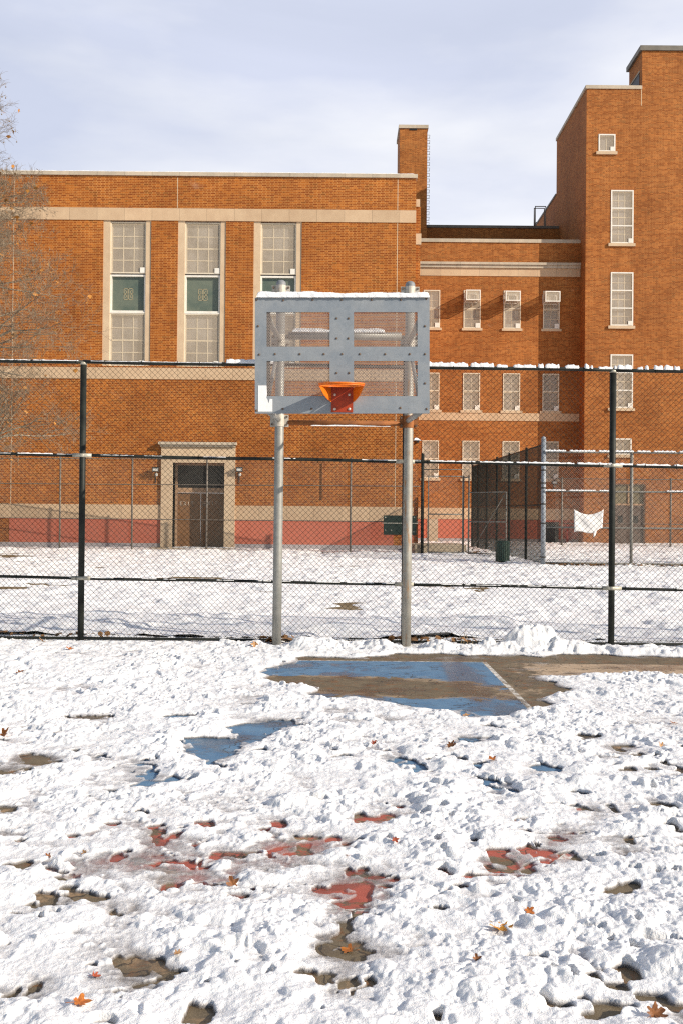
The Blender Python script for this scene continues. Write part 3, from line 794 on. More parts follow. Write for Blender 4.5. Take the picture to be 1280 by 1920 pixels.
# snow on the lawn beyond the fence
rows, cols = 760, 760
Yr = 13.05 * (57.0 / 13.05) ** (np.arange(rows) / (rows - 1))
u = np.linspace(-1, 1, cols)
VX = u[None, :] * (0.36 * Yr + 3.0)[:, None]; VY = np.repeat(Yr[:, None], cols, 1)
def fnoise(cell, seed, sx=1.0):
    r0 = 0.05
    A = vnoise(int(46 / r0), int(52 / r0), cell / r0, seed)
    return bil(A, (VY - 12.5) / r0, (VX * sx + 26) / r0)
VPX, VPY = project_ground(VX, VY, 0.0)
hz = 0.010 + 0.080 * (fnoise(1.6, 61) - 0.5) + 0.085 * (fnoise(0.5, 62) - 0.42) + 0.060 * (fnoise(0.2, 63) - 0.5) + 0.03 * (fnoise(0.11, 64) - 0.5)
def gzv(Y): return 0.30 * np.clip((Y - 14) / 25, 0, 1)
FP = [(30,1046,75,9,1),(40,1098,120,7,1),(150,1070,60,5,.6),(660,1134,60,5,.9),(560,1110,90,5,.5),(900,1100,160,6,.4),(330,1085,120,6,.6),(240,1120,140,5,.5),(620,1060,90,5,.4)]
fb = np.zeros_like(hz)
PPX, PPY = 0, 0
R_ = np.array(RM, dtype=np.float64)
dd = np.stack([VX, VY, gzv(VY) - CAM.z], -1) @ R_
PPX, PPY = 640 + F * dd[..., 0] / -dd[..., 2], 960 - F * dd[..., 1] / -dd[..., 2]
wn1 = (fnoise(0.6, 71) - 0.5); wn2 = (fnoise(0.6, 72) - 0.5)
for (cx, cy, rx, ry, s) in FP:
    d = np.sqrt(((PPX - cx + wn1 * 60) / rx) ** 2 + ((PPY - cy + wn2 * 14) / ry) ** 2)
    fb = np.maximum(fb, s * (1 - sstep(d, 0.5, 1.2)))
hz = np.maximum(hz, -0.012 + 0.02 * fnoise(0.2, 65)) + 0.006
hz += np.exp(-((VY - 13.1) / 0.25) ** 2) * 0.03
hz = hz - fb * 0.045
V = np.stack([VX, VY, np.maximum(hz, -0.03) + gzv(VY)], -1)
o = grid_object('snow_field', V, rows, cols, M['snow_far'], hz + 0.012)
tag(o, 'even snow lying over the lawn behind the tall fence', 'snow', kind='stuff')

# snow pile shovelled against the fence
def lump(name, cx, cy, rx, ry, h, mat, seed, n=70, parent=None, z0=-0.02):
    r = np.random.default_rng(seed)
    A = [vnoise(n, n, c, seed * 10 + i) for i, c in enumerate((n / 4, n / 9, n / 18, n / 32))]
    N = A[0] * 0.5 + A[1] * 0.26 + (1 - np.abs(2 * A[2] - 1)) * 0.10 + A[3] * 0.05
    g = np.linspace(-1, 1, n)
    X, Y = np.meshgrid(g, g)
    d = np.sqrt(X ** 2 + Y ** 2) + (A[1] - 0.5) * 0.35
    Z = h * (1 - sstep(d, 0.05, 1.0)) * (0.55 + 0.75 * N) + z0
    V = np.stack([cx + X * rx, cy + Y * ry, Z], -1)
    return grid_object(name, V, n, n, mat)
p = on_ground(985, 1212)
o = lump('snow_pile', p.x + 0.02, 12.22, 0.56, 0.40, 0.36, M['snow_solid'], 5, 110)
tag(o, 'dirty white heap of shovelled snow against the foot of the tall fence', 'snow pile')

# ------------------------------------------------------------------ chain-link helpers
def chain_mesh(mb, origin, axis, width, z0f, z1f, r, w=0.0715):
    """zigzag strands; axis is a horizontal unit vector; z0f/z1f give bottom and top at a distance along it"""
    nrm = Vector((-axis.y, axis.x, 0))
    ns = int(width / (w / 2))
    V, Fc = mb.v, mb.f
    for i in range(ns):
        s0 = (i + 0.5) * w / 2
        zb, zt = z0f(s0), z1f(s0)
        n = int((zt - zb) / (w / 2))
        base = len(V)
        for k in range(n + 1):
            sg = 1 if (k + i) % 2 else -1
            s_ = s0 + sg * w * 0.25
            z = zb + k * (zt - zb) / n
            c = origin + axis * s_ + nrm * (0.003 * sg)
            # triangular section
            V.append((c.x + axis.x * r, c.y + axis.y * r - nrm.y * 0, z))
            V.append((c.x - axis.x * r * 0.5 + nrm.x * r * .87, c.y - axis.y * r * 0.5 + nrm.y * r * .87, z + r * 0.5))
            V.append((c.x - axis.x * r * 0.5 - nrm.x * r * .87, c.y - axis.y * r * 0.5 - nrm.y * r * .87, z - r * 0.5))
        for k in range(n):
            a = base + 3 * k
            for q in range(3):
                q2 = (q + 1) % 3
                Fc.append((a + q, a + q2, a + 3 + q2, a + 3 + q))

# ------------------------------------------------------------------ the tall fence behind the hoop
FY = 12.62
def rail_z(pxa, pya, pxb, pyb):
    a, b = at(pxa, pya, FY), at(pxb, pyb, FY)
    return lambda x: a.z + (b.z - a.z) * (x - a.x) / (b.x - a.x)
top_z = rail_z(157, 679, 1147, 694); mid_z = rail_z(0, 851, 1280, 875.5); low_z = rail_z(0, 1081, 1280, 1105.5)
fence = thing('chain_link_fence', (0, FY, 0), 'tall black chain link fence crossing the picture right behind the basketball hoop', 'fence')
XL, XR = -8.6, 8.6
posts = [at(154.5, 940, FY).x, at(757.5, 1000, FY).x, at(1146.5, 950, FY).x]
posts = [posts[0] - 4.06, *posts, posts[-1] + 2.63, posts[-1] + 5.3]
for i, x in enumerate(posts):
    b = MB(); zt = top_z(x) - 0.035
    if i == 2: zt = mid_z(x) + 1.55
    b.tube([(x, FY, -0.05), (x, FY, zt)], 0.040 if i != 2 else 0.034, 14)
    po = b.build('post', M['black'], fence, True)
    cb = MB()
    cb.tube([(x, FY, zt), (x, FY, zt + 0.03), (x, FY, zt + 0.05)], [0.044, 0.042, 0.02], 14)
    cb.build('post_cap', M['collar'], po, True)
    for zf in (mid_z, low_z):
        c = MB(); z = zf(x)
        c.tube([(x, FY, z - 0.022), (x, FY, z + 0.022)], 0.047, 14)
        c.tube([(x - 0.12, FY - 0.012, zf(x - .12)), (x + 0.12, FY - 0.012, zf(x + .12))], 0.027, 10)
        c.build('rail_clamp', M['collar'], fence, True)
rnd = random.Random(3)
for zf, r, nm in ((top_z, 0.0235, 'top_rail'), (mid_z, 0.021, 'middle_rail'), (low_z, 0.019, 'lower_rail')):
    edges = [XL] + posts + [XR]
    for a, b_ in zip(edges[:-1], edges[1:]):
        n = max(2, int((b_ - a) / 0.3)); q = MB(); ph = rnd.uniform(0, 6)
        pts = [(a + (b_ - a) * k / n, FY - 0.012, zf(a + (b_ - a) * k / n) + 0.004 * math.sin(k * 0.7 + ph)) for k in range(n + 1)]
        q.tube(pts, r, 10)
        q.build(nm, M['black'], fence, True)
b = MB()
chain_mesh(b, Vector((XL, FY + 0.022, 0)), Vector((1, 0, 0)), XR - XL, lambda s: 0.02, lambda s: top_z(XL + s) - 0.005, 0.0027)
b.build('chain_link_mesh', M['wire'], fence)
b = MB(); b.tube([(XL, FY, 0.05), (-3, FY, 0.055), (0, FY, 0.05), (3, FY, 0.045), (XR, FY, 0.05)], 0.018, 8); b.build('bottom_rail', M['black'], fence, True)
b = MB()                                              # wire ties on the rails
for zf, st in ((top_z, 0.37), (mid_z, 0.55), (low_z, 0.6)):
    x = XL + 0.2
    while x < XR:
        z = zf(x); rr = 0.030
        b.tube([(x, FY - 0.012 + rr * math.cos(t), z + rr * math.sin(t)) for t in np.linspace(0, 2 * math.pi, 9)], 0.0035, 4, False)
        x += st * rnd.uniform(0.7, 1.3)
b.build('wire_ties', M['wire'], fence)['kind'] = 'stuff'

# snow caught on the rails
def ridge(name, segs, Yc, zf, r, mat, seed, lumpy=0.55):
    """segs: (x0, x1, height) stretches of snow lying on a rail of radius r"""
    b = MB(); rr = random.Random(seed)
    for (x0, x1, h) in segs:
        n = max(3, int((x1 - x0) / 0.012)); K = 7
        base = len(b.v); ph = [rr.uniform(0, 6.28) for _ in range(4)]; w0 = rr.uniform(0.85, 1.15)
        for i in range(n + 1):
            t = i / n; x = x0 + (x1 - x0) * t
            e = min(1.0, min(t, 1 - t) * (x1 - x0) / (0.35 * h + 0.004)); e = max(0.0, 1 - (1 - e) ** 3) ** 0.5
            hh = h * e * (1 + lumpy * (0.22 * math.sin(x * 46 + ph[0]) + 0.16 * math.sin(x * 87 + ph[1]) + 0.10 * math.sin(x * 170 + ph[2]) + 0.05 * rr.uniform(-1, 1)))
            hw = (r * 0.92 + 0.10 * h) * w0 * (0.45 + 0.55 * e) * (1 + 0.08 * math.sin(x * 60 + ph[3]))
            for k in range(K):
                a = math.pi * k / (K - 1)
                b.v.append((x + rr.uniform(-.002, .002), Yc - hw * math.cos(a), zf(x) + r * 0.35 + max(0.0, hh) * math.sin(a) ** 0.5))
        for i in range(n):
            for k in range(K - 1):
                a = base + i * K + k
                b.f.append((a, a + 1, a + K + 1, a + K))
    return b.build(name, mat, None, True)
def xs_at(px, y=690): return at(px, y, FY).x
rr = random.Random(12)
segs = []
x = xs_at(800)
segs += [(xs_at(800), xs_at(877), 0.055), (xs_at(880), xs_at(925), 0.055)]
px = 929
while px < 1500:
    w = rr.choice([7, 10, 14, 22, 34, 44]); h = rr.uniform(0.030, 0.062)
    if px > 965: w = rr.choice([6, 8, 10, 12, 18, 28])
    segs.append((xs_at(px), xs_at(px + w), h)); px += w + rr.choice([0.4, 0.8, 1.2, 2.5, 9, 15])
tag(ridge('rail_snow', segs, FY - 0.012, top_z, 0.0235, M['snow_solid'], 4), 'lumps of white snow strung along the top rail right of the hoop', 'snow', kind='stuff')
tag(ridge('rail_snow', [(xs_at(424), xs_at(530), 0.055)], FY - 0.012, top_z, 0.0235, M['snow_solid'], 5, 0.35), 'single flat strip of snow on the top rail left of the backboard', 'snow')
sg = [(xs_at(-200), xs_at(60), 0.012), (xs_at(62), xs_at(150), 0.013), (xs_at(170), xs_at(420), 0.009)]
tag(ridge('rail_frost', sg, FY - 0.012, top_z, 0.0235, M['snow_solid'], 6, 0.8), 'thin frost on the top rail at far left', 'snow', kind='stuff')
sg = []
px = -60
while px < 1330:
    w = rr.uniform(20, 70)
    if px > 775: sg.append((xs_at(px, 860), xs_at(px + w * 1.6, 860), rr.uniform(0.014, 0.024))); px += w * 1.6 + rr.uniform(1, 6)
    else:
        if rr.random() < 0.55: sg.append((xs_at(px, 860), xs_at(px + w, 860), rr.uniform(0.006, 0.014)))
        px += w + rr.uniform(2, 20)
tag(ridge('rail_snow', sg, FY - 0.014, mid_z, 0.021, M['snow_solid'], 7, 0.8), 'thin snow streaks on the middle rail of the tall fence', 'snow', kind='stuff')
sg = []
px = -60
while px < 1330:
    w = rr.uniform(20, 60)
    if rr.random() < 0.6: sg.append((xs_at(px, 1090), xs_at(px + w, 1090), rr.uniform(0.005, 0.012)))
    px += w + rr.uniform(2, 14)
tag(ridge('rail_snow', sg, FY - 0.014, low_z, 0.019, M['snow_solid'], 8, 0.8), 'thin snow streaks on the lower rail of the tall fence', 'snow', kind='stuff')

# ------------------------------------------------------------------ basketball hoop
PYY, BY = 12.40, 10.50
hoop = thing('basketball_hoop', (0, PYY, 0), 'steel basketball hoop with perforated grey backboard on two galvanised poles', 'basketball hoop')
pole_x = [at(521, 1000, PYY).x, at(762.5, 1000, PYY).x]
zP = lambda py, px=640: at(px, py, PYY).z
for i, x in enumerate(pole_x):
    zt = zP(528)
    b = MB(); zs_ = [-0.05, 1.2, 2.5, zt - 0.06]
    lean = 0.012
    b.tube([(x + lean * (z / 4.5), PYY, z) for z in zs_], 0.0565, 24)
    po = b.build('pole', M['galv'] if i == 0 else M['galv_rust'], hoop, True)
    if i: po['label'] = 'rust streaked right pole'
    c = MB(); xt = x + lean
    c.lathe([(0.0600, zt - 0.085), (0.0605, zt - 0.03), (0.052, zt - 0.008), (0.03, zt + 0.008), (0.001, zt + 0.014)], (xt, PYY), 24)
    c.build('pole_cap', M['cap'], po, True)
def zB(py): return at(640, py, BY).z
for zc, up in ((zP(790), 0), (zP(640), 1), (zP(548), 2)):
    for i, x in enumerate(pole_x):
        b = MB(); xx = x + 0.012 * zc / 4.5
        b.tube([(xx, PYY, zc - 0.075), (xx, PYY, zc + 0.075)], 0.064, 20)
        for s in (-1, 1):
            b.box(xx + s * 0.062 - 0.052, xx + s * 0.062 + 0.052, PYY - 0.010, PYY + 0.010, zc - 0.075, zc + 0.075)
        fl = b.build('flange_clamp', M['flange'] if (i == 0 or up) else M['rusty'], hoop)
        for s in (-1, 1):
            for dz in (-0.048, 0.048):
                q = MB(); q.tube([(xx + s * 0.092, PYY - 0.028, zc + dz), (xx + s * 0.092, PYY - 0.010, zc + dz)], 0.014, 6)
                q.build('bolt', M['bolt'], fl)
for zc, r, m in ((zP(793), 0.030, 'rusty'), (zP(630), 0.048, 'galv')):
    b = MB(); b.tube([(pole_x[0] + 0.11, PYY + 0.01, zc), (pole_x[1] - 0.09, PYY + 0.01, zc)], r, 14)
    b.build('cross_pipe', M[m], hoop, True)
for i, x in enumerate(pole_x):
    s = -1 if i == 0 else 1
    for zc, zb in ((zP(788), zB(768)), (zP(640), zB(590))):
        b = MB(); xb = x + s * 0.02
        b.tube([(x, PYY, zc), (xb, BY + 0.06, zb)], 0.032, 12)
        b.build('support_arm', M['galv'], hoop, True)
    b = MB(); b.tube([(x, PYY, zP(640)), (x + s * 0.02, BY + 0.10, zB(765))], 0.022, 10); b.build('brace', M['galv'], hoop, True)
# backboard: slight tilt cancels the camera's roll as in the photograph
bx0, bx1, bz0, bz1 = rect(478, 558, 804.5, 775, BY)
TILT = Matrix.Rotation(-ROLL, 3, 'Y')
bc = Vector(((bx0 + bx1) / 2, BY, (bz0 + bz1) / 2))
def board_pt(px, py, dy=0.0):
    """board-plane point for a photograph pixel"""
    p = at(px, py, BY); return Vector((p.x, BY + dy, p.z))
def flatx(px): return bc.x + (px - 641.2) / F * BY
def flatz(py): return bc.z + (666.5 - py) / F * BY
def tilt_mb(m):
    for i, v in enumerate(m.v):
        q = TILT.inverted() @ (Vector(v) - bc) if False else TILT @ (Vector(v) - bc)
        m.v[i] = tuple(q + bc)
    return m
holes = []
for (a, b_) in ((500, 618), (663, 782)):
    for (c, d) in ((585, 650), (677, 743)):
        holes.append((flatx(a), flatx(b_), flatz(d), flatz(c)))
X0, X1, Z0, Z1 = flatx(478), flatx(804.5), flatz(775), flatz(558)
b = MB(); wall_holes(b, X0, X1, Z0, Z1, BY, holes, 0.005)
for (xa, xb, za, zb) in ((X0, X0, Z0, Z1), (X1, X1, Z0, Z1)):
    b.quad((xa, BY, za), (xa, BY + 0.045, za), (xa, BY + 0.045, zb), (xa, BY, zb))
b.quad((X0, BY, Z1), (X1, BY, Z1), (X1, BY + 0.045, Z1), (X0, BY + 0.045, Z1))
b.quad((X0, BY, Z0), (X0, BY + 0.045, Z0), (X1, BY + 0.045, Z0), (X1, BY, Z0))
board = tilt_mb(b).build('backboard', M['board'], hoop)
# perforated sheet: hexagonal rings, each hole real
b = MB(); p_ = 0.0172; rowh = p_ * math.sqrt(3) / 2; hr = 0.0067
yp = BY + 0.009
for (xa, xb, za, zb) in holes:
    xa -= 0.02; xb += 0.02; za -= 0.045 if False else 0.02; zb += 0.02
    r_ = 0; z = za
    while z < zb:
        x = xa + (p_ / 2 if r_ % 2 else 0)
        while x < xb:
            base = len(b.v)
            for k in range(6):
                th = math.pi / 6 + k * math.pi / 3
                b.v.append((x + p_ / math.sqrt(3) * math.cos(th), yp, z + p_ / math.sqrt(3) * math.sin(th)))
            for k in range(6):
                th = math.pi / 6 + k * math.pi / 3
                b.v.append((x + hr * math.cos(th), yp, z + hr * math.sin(th)))
            for k in range(6):
                th = math.pi / 6 + k * math.pi / 3
                b.v.append((x + hr * math.cos(th), yp + 0.003, z + hr * math.sin(th)))
            for k in range(6):
                k2 = (k + 1) % 6
                b.f.append((base + k, base + k2, base + 6 + k2, base + 6 + k))
                b.f.append((base + 6 + k, base + 6 + k2, base + 12 + k2, base + 12 + k))
            x += p_
        z += rowh; r_ += 1
tilt_mb(b).build('perforated_sheet', M['perf'], board)
BOLTS = [(481,562),(531,563),(586,562),(640,562),(696,562),(751,562),(798.6,560),(486,665),(515.5,664),(562,664),(607,664),(641,664),(674,664),(721.5,664),(767.5,664),(796,664),
         (481,770),(530,767),(584,767),(750,765),(799,767),(484,611.5),(796,611.5),(796,719),(631,597),(653,597),(631,634.5),(652.6,634.5),(631,699.5),(654,699.5)]
for (px, py) in BOLTS:
    b = MB(); x, z = flatx(px), flatz(py)
    b.tube([(x, BY + 0.001, z), (x, BY - 0.006, z), (x, BY - 0.010, z)], [0.0125, 0.0115, 0.005], 8)
    tilt_mb(b).build('bolt', M['bolt'], board, True)
b = MB(); b.prism([(flatx(x), flatz(y)) for x, y in ((484, 772), (511, 772), (511, 748.5), (506, 748), (503.5, 757), (502, 750), (499.5, 746), (501, 739), (500, 723), (484, 723))], BY - 0.0035, BY - 0.0012)
tilt_mb(b).build('torn_paper', M['paper'], board)
# angle frame behind the board
b = MB()
for zc in (flatz(566), flatz(767), flatz(663)):
    b.box(X0 + 0.03, X1 - 0.03, BY + 0.046, BY + 0.085, zc - 0.02, zc + 0.02)
for xc in (pole_x[0], pole_x[1], bc.x):
    b.box(xc - 0.02, xc + 0.02, BY + 0.048, BY + 0.088, Z0 + 0.06, Z1 - 0.06)
tilt_mb(b).build('back_frame', M['galv'], hoop)
# rim
RYc = BY - 0.385; RZ = at(640, 716.5, RYc).z; RR = 0.228; RXc = at(640, 720, RYc).x
rim = None
b = MB(); n = 48
ring = [(RXc + RR * math.cos(t), RYc + RR * math.sin(t), RZ - 0.036 * (1 - math.sin(t)) / 2) for t in np.linspace(0, 2 * math.pi, n + 1)]
b.tube(ring, 0.0098, 8, False)
ring2 = [(RXc + (RR - 0.004) * math.cos(t), RYc + (RR - 0.004) * math.sin(t), RZ - 0.015 - 0.036 * (1 - math.sin(t)) / 2) for t in np.linspace(0, 2 * math.pi, n + 1)]
b.tube(ring2, 0.0070, 8, False)
rim = b.build('rim', M['rim'], hoop, True)
xa, xb, za, zb = rect(621, 722, 661.5, 773, BY - 0.012)
b = MB(); b.box(xa, xb, BY - 0.013, BY - 0.002, za, RZ + 0.004); b.build('mounting_plate', M['rim_shaded'], rim)
b = MB()                                              # plate closing the gap between ring and board
arc = [(RXc + RR * math.sin(t), RYc + RR * math.cos(t)) for t in np.linspace(-1.45, 1.45, 15)]
yb_ = BY - 0.014
for (ax_, ay_), (cx_, cy_) in zip(arc[:-1], arc[1:]):
    xa_, xb_ = max(xa, min(xb, ax_)), max(xa, min(xb, cx_))
    for dz in (0.003, -0.003): b.quad((ax_, ay_, RZ + dz), (cx_, cy_, RZ + dz), (xb_, yb_, RZ + dz), (xa_, yb_, RZ + dz))
b.build('top_plate', M['rim_shaded'], rim)
for s in (-1, 1):
    P0 = Vector((xa if s < 0 else xb, BY - 0.014, 0)); P1 = Vector((RXc + s * (RR + 0.001), RYc + 0.02, 0))
    topz = RZ - 0.006; botz = at(640, 754, BY).z
    up, dn = [], []
    N_ = 14
    for k in range(N_ + 1):
        t = k / N_
        q = P0.lerp(P1, t)
        bow = Vector((s * 0.006, -0.004, 0)) * math.sin(math.pi * t)
        q = q + bow
        zz = botz + (topz - 0.02 - botz) * (t ** 1.5)
        up.append((q.x, q.y, topz - 0.014 * t)); dn.append((q.x, q.y, min(zz, topz - 0.018)))
    b = MB()
    off = Vector((s * 0.005, 0.003, 0))
    for k in range(N_):
        b.quad(dn[k], dn[k + 1], up[k + 1], up[k])
        g = lambda p: (p[0] + off.x, p[1] + off.y, p[2])
        b.quad(g(up[k]), g(up[k + 1]), g(dn[k + 1]), g(dn[k]))
        b.quad(dn[k + 1], dn[k], g(dn[k]), g(dn[k + 1]))
    b.build('gusset', M['rim'], rim)
for (px, py) in ((627.5, 740), (654.5, 740), (627.5, 767), (654.5, 767)):
    p = at(px, py, BY - 0.014); b = MB()
    b.tube([(p.x, BY - 0.012, p.z), (p.x, BY - 0.020, p.z), (p.x, BY - 0.024, p.z)], [0.016, 0.015, 0.008], 10); b.build('rim_bolt', M['bolt_light'], rim, True)

# snow on the hoop
def strip(name, x0, x1, yc, hw, zf, h, seed, mat, uneven=0.25, n=240, K=11):
    b = MB(); rr = random.Random(seed); ph = [rr.uniform(0, 6.28) for _ in range(8)]
    for i in range(n + 1):
        t = i / n; x = x0 + (x1 - x0) * t
        e = min(1.0, min(t, 1 - t) * (x1 - x0) / 0.035); e = math.sqrt(max(0, 1 - (1 - e) ** 2))
        hh = h * (0.25 + 0.75 * e) * (1 + uneven * (0.5 * math.sin(x * 3.1 + ph[0]) + 0.35 * math.sin(x * 9 + ph[1]) + 0.2 * math.sin(x * 27 + ph[2])))
        for k in range(K):
            a = math.pi * k / (K - 1); sgn = -math.cos(a)
            w = hw * (1 + 0.05 * math.sin(x * 40 + ph[3] + k) + 0.04 * math.sin(x * 95 + ph[4] + 2 * k))
            yy = math.copysign(abs(sgn) ** 0.55, sgn) * w
            b.v.append((x, yc + yy, zf(x) + hh * math.sin(a) ** 0.45 * (1 + 0.05 * math.sin(x * 70 + ph[5] + 3 * k)) + 0.001 * rr.uniform(-1, 1)))
    for i in range(n):
        for k in range(K - 1):
            a = i * K + k; b.f.append((a, a + 1, a + K + 1, a + K))
    for i0 in (0, n):
        b.f.append(tuple(i0 * K + k for k in range(K)))
    return b.build(name, mat, None, True)
tb = math.tan(ROLL)
tag(strip('snow_ridge', flatx(480.5), flatx(803), BY + 0.035, 0.060, lambda x: Z1 + (x - bc.x) * tb - 0.002, 0.062, 5, M['snow_solid']),
    'ridge of white snow along the top edge of the backboard', 'snow')
zc = zP(630) + 0.040
tag(strip('snow_ridge', pole_x[0] + 0.16, pole_x[1] - 0.30, PYY + 0.01, 0.042, lambda x: zc, 0.05, 6, M['snow_solid'], 0.35),
    'snow lying on the thick cross pipe seen through the backboard', 'snow')
zc2 = zP(793) + 0.0
tag(strip('snow_ridge', pole_x[0] + 0.40, pole_x[1] - 0.22, PYY - 0.026, 0.014, lambda x: zP(799.5), 0.010, 7, M['snow_solid'], 0.9),
    'thin line of snow on the rusty cross pipe below the backboard', 'snow')

# ------------------------------------------------------------------ the school
Y0 = 40.6            # front of the low wing
YC = 57.7            # connecting wing
YT = 56.5            # tower front
school = thing('school_building', (0, Y0, ground_z(Y0)), 'orange brick school with low wing on the left and taller blocks on the right', 'school')
S = school
def bz(px0, py0, px1, py1, Y): return rect(px0, py0, px1, py1, Y)
xR = at(777, 660, Y0).x; xL = -34.0
zTop = at(400, 331, Y0).z; zBase = 0.0
BAYS = [(193, 283), (333, 423), (475, 565)]
holes = []
bay_rects = []
for (a, b_) in BAYS:
    r = bz(a, 412.5 + (a - 400) * 0.009, b_, 688 + (a - 400) * 0.009, Y0)
    bay_rects.append(r); holes.append(r)
door_r = bz(324, 868, 421, 1030, Y0)
door_r = (door_r[0], door_r[1], ground_z(Y0) - 0.02, door_r[3])
holes.append(door_r)
b = MB(); wall_holes(b, xL, xR, zBase, zTop, Y0, holes, 0.85)
b.quad((xR, Y0, zBase), (xR, Y0 + 0.22, zBase), (xR, Y0 + 0.22, zTop), (xR, Y0, zTop))
b.quad((xL, Y0, zBase), (xL, Y0, zTop), (xL, YC, zTop), (xL, YC, zBase))
b.build('brick_wall', M['brick'], S)
# stepped pilaster at the right corner, then the side wall running back
xP = at(785.5, 660, Y0 + 0.25).x
zPil = at(780, 385, Y0).z
b = MB(); b.quad((xR - 0.05, Y0 + 0.22, zBase), (xP, Y0 + 0.22, zBase), (xP, Y0 + 0.22, zPil), (xR - 0.05, Y0 + 0.22, zPil))
b.quad((xP, Y0 + 0.22, zBase), (xP, YC, zBase), (xP, YC, zPil), (xP, Y0 + 0.22, zPil))
b.quad((xR - 0.02, Y0 + 0.22, zPil), (xR - 0.02, YC, zPil), (xR - 0.02, YC, zTop), (xR - 0.02, Y0 + 0.22, zTop))
b.build('corner_pilaster', M['brick'], S)
r = bz(777.5, 374, 786.5, 384.5, Y0 + 0.2); b = MB(); b.box(xR + 0.003, r[1], Y0 + 0.17, Y0 + 0.6, zPil + 0.002, r[3]); b.build('pilaster_cap', M['stone_plain'], S)
r = bz(776.5, 438, 784.5, 458.5, Y0 + 0.2); b = MB(); b.box(xR + 0.003, xP + 0.03, Y0 + 0.19, Y0 + 0.6, r[2], r[3]); b.build('stone_block', M['stone_plain'], S)
b = MB(); b.box(xL, xR - 0.1, Y0 + 0.3, YC, zTop - 0.5, zTop - 0.1); b.build('roof', M['roof'], S)
r = bz(0, 323.5, 778, 331, Y0); zc0 = at(400, 331.0, Y0).z; zc1 = at(400, 324, Y0).z
b = MB(); b.box(xL, xR + 0.05, Y0 - 0.07, Y0 + 0.42, zc0 + 0.002, zc1); b.build('coping', M['coping'], S)
tag(strip('roof_snow', xL + 0.1, xR - 0.05, Y0 + 0.15, 0.19, lambda x: zc1, 0.045, 9, M['snow_solid'], 0.3, 500, 7), 'thin line of snow on the coping of the low brick wing', 'snow')
z0_, z1_ = at(400, 414.5, Y0).z, at(400, 391.5, Y0).z
b = MB(); b.box(xL, xR - 0.002, Y0 - 0.03, Y0 + 0.1, z0_, z1_); b.build('stone_band', M['stone'], S)
z0_, z1_ = at(400, 712, Y0).z, at(400, 690.5, Y0).z
b = MB(); b.box(xL, at(742, 700, Y0).x if False else xR - 0.004, Y0 - 0.028, Y0 + 0.1, z0_, z1_); b.build('stone_band', M['stone'], S)
dl, dr = at(302.5, 950, Y0).x, at(441, 950, Y0).x
zb0, zb1 = at(400, 974, Y0).z, at(400, 947.5, Y0).z
for (a, c) in ((xL, dl), (dr, xR - 0.003)):
    b = MB(); b.box(a, c, Y0 - 0.026, Y0 + 0.1, zb0, zb1); b.build('stone_band', M['stone'], S)
xred = at(18, 990, Y0).x
zr0 = at(400, 1019.5, Y0).z
for (a, c) in ((xred, dl), (dr, at(737, 990, Y0).x)):
    b = MB(); b.box(a, c, Y0 - 0.006, Y0 + 0.05, zr0, zb0); b.build('painted_plinth', M['brick_red'], S)
b = MB(); b.box(at(752, 990, Y0).x, xR, Y0 - 0.006, Y0 + 0.05, zr0 + 0.08, zb0); b.build('painted_plinth', M['brick_red'], S)
for (a, c) in ((xL, dl), (dr, xP)):
    b = MB(); b.box(a, c, Y0 - 0.012, Y0 + 0.21, 0.0, zr0 - 0.001); b.build('base_course', M['brick_grey'], S)
for (px, ya, yb) in ((333.5, 333, 390), (742.5, 336, 990), (24, 335, 944)):
    x = at(px, (ya + yb) / 2, Y0).x
    b = MB(); b.box(x - 0.014, x + 0.014, Y0 - 0.0035, Y0 + 0.02, at(px, yb, Y0).z, at(px, ya, Y0).z); b.build('control_joint', M['stone_plain'], S)
b = MB(); x = at(605, 900, Y0).x; b.tube([(x, Y0 - 0.04, at(605, 936, Y0).z), (x, Y0 - 0.04, at(605, 868, Y0).z)], 0.022, 8); b.build('conduit', M['rusty'], S, True)

def sash_bars(b, x0, x1, z0, z1, y, cols_, rows_, w=0.035, d=0.035):
    b.box(x0, x0 + w * 1.6, y, y + d, z0, z1); b.box(x1 - w * 1.6, x1, y, y + d, z0, z1)
    xa, xb = x0 + w * 1.6, x1 - w * 1.6
    b.box(xa, xb, y, y + d, z0, z0 + w * 1.6); b.box(xa, xb, y, y + d, z1 - w * 1.6, z1)
    za, zb = z0 + w * 1.6, z1 - w * 1.6
    for i in range(1, cols_):
        x = xa + (xb - xa) * i / cols_; b.box(x - w / 2, x + w / 2, y + 0.004, y + d - 0.004, za, zb)
    for j in range(1, rows_):
        z = za + (zb - za) * j / rows_
        ww = w * (1.7 if rows_ % 2 == 0 and j == rows_ // 2 else 1.0)
        edges = [xa] + [xa + (xb - xa) * i / cols_ for i in range(1, cols_)] + [xb]
        for e0, e1 in zip(edges[:-1], edges[1:]):
            b.box(e0 + (w / 2 if e0 != xa else 0), e1 - (w / 2 if e1 != xb else 0), y + 0.002, y + d - 0.006, z - ww / 2, z + ww / 2)
def frame_bars(b, x0, x1, z0, z1, y, d, w):
    b.box(x0, x0 + w, y, y + d, z0, z1); b.box(x1 - w, x1, y, y + d, z0, z1)
    b.box(x0 + w, x1 - w, y, y + d, z0, z0 + w); b.box(x0 + w, x1 - w, y, y + d, z1 - w, z1)
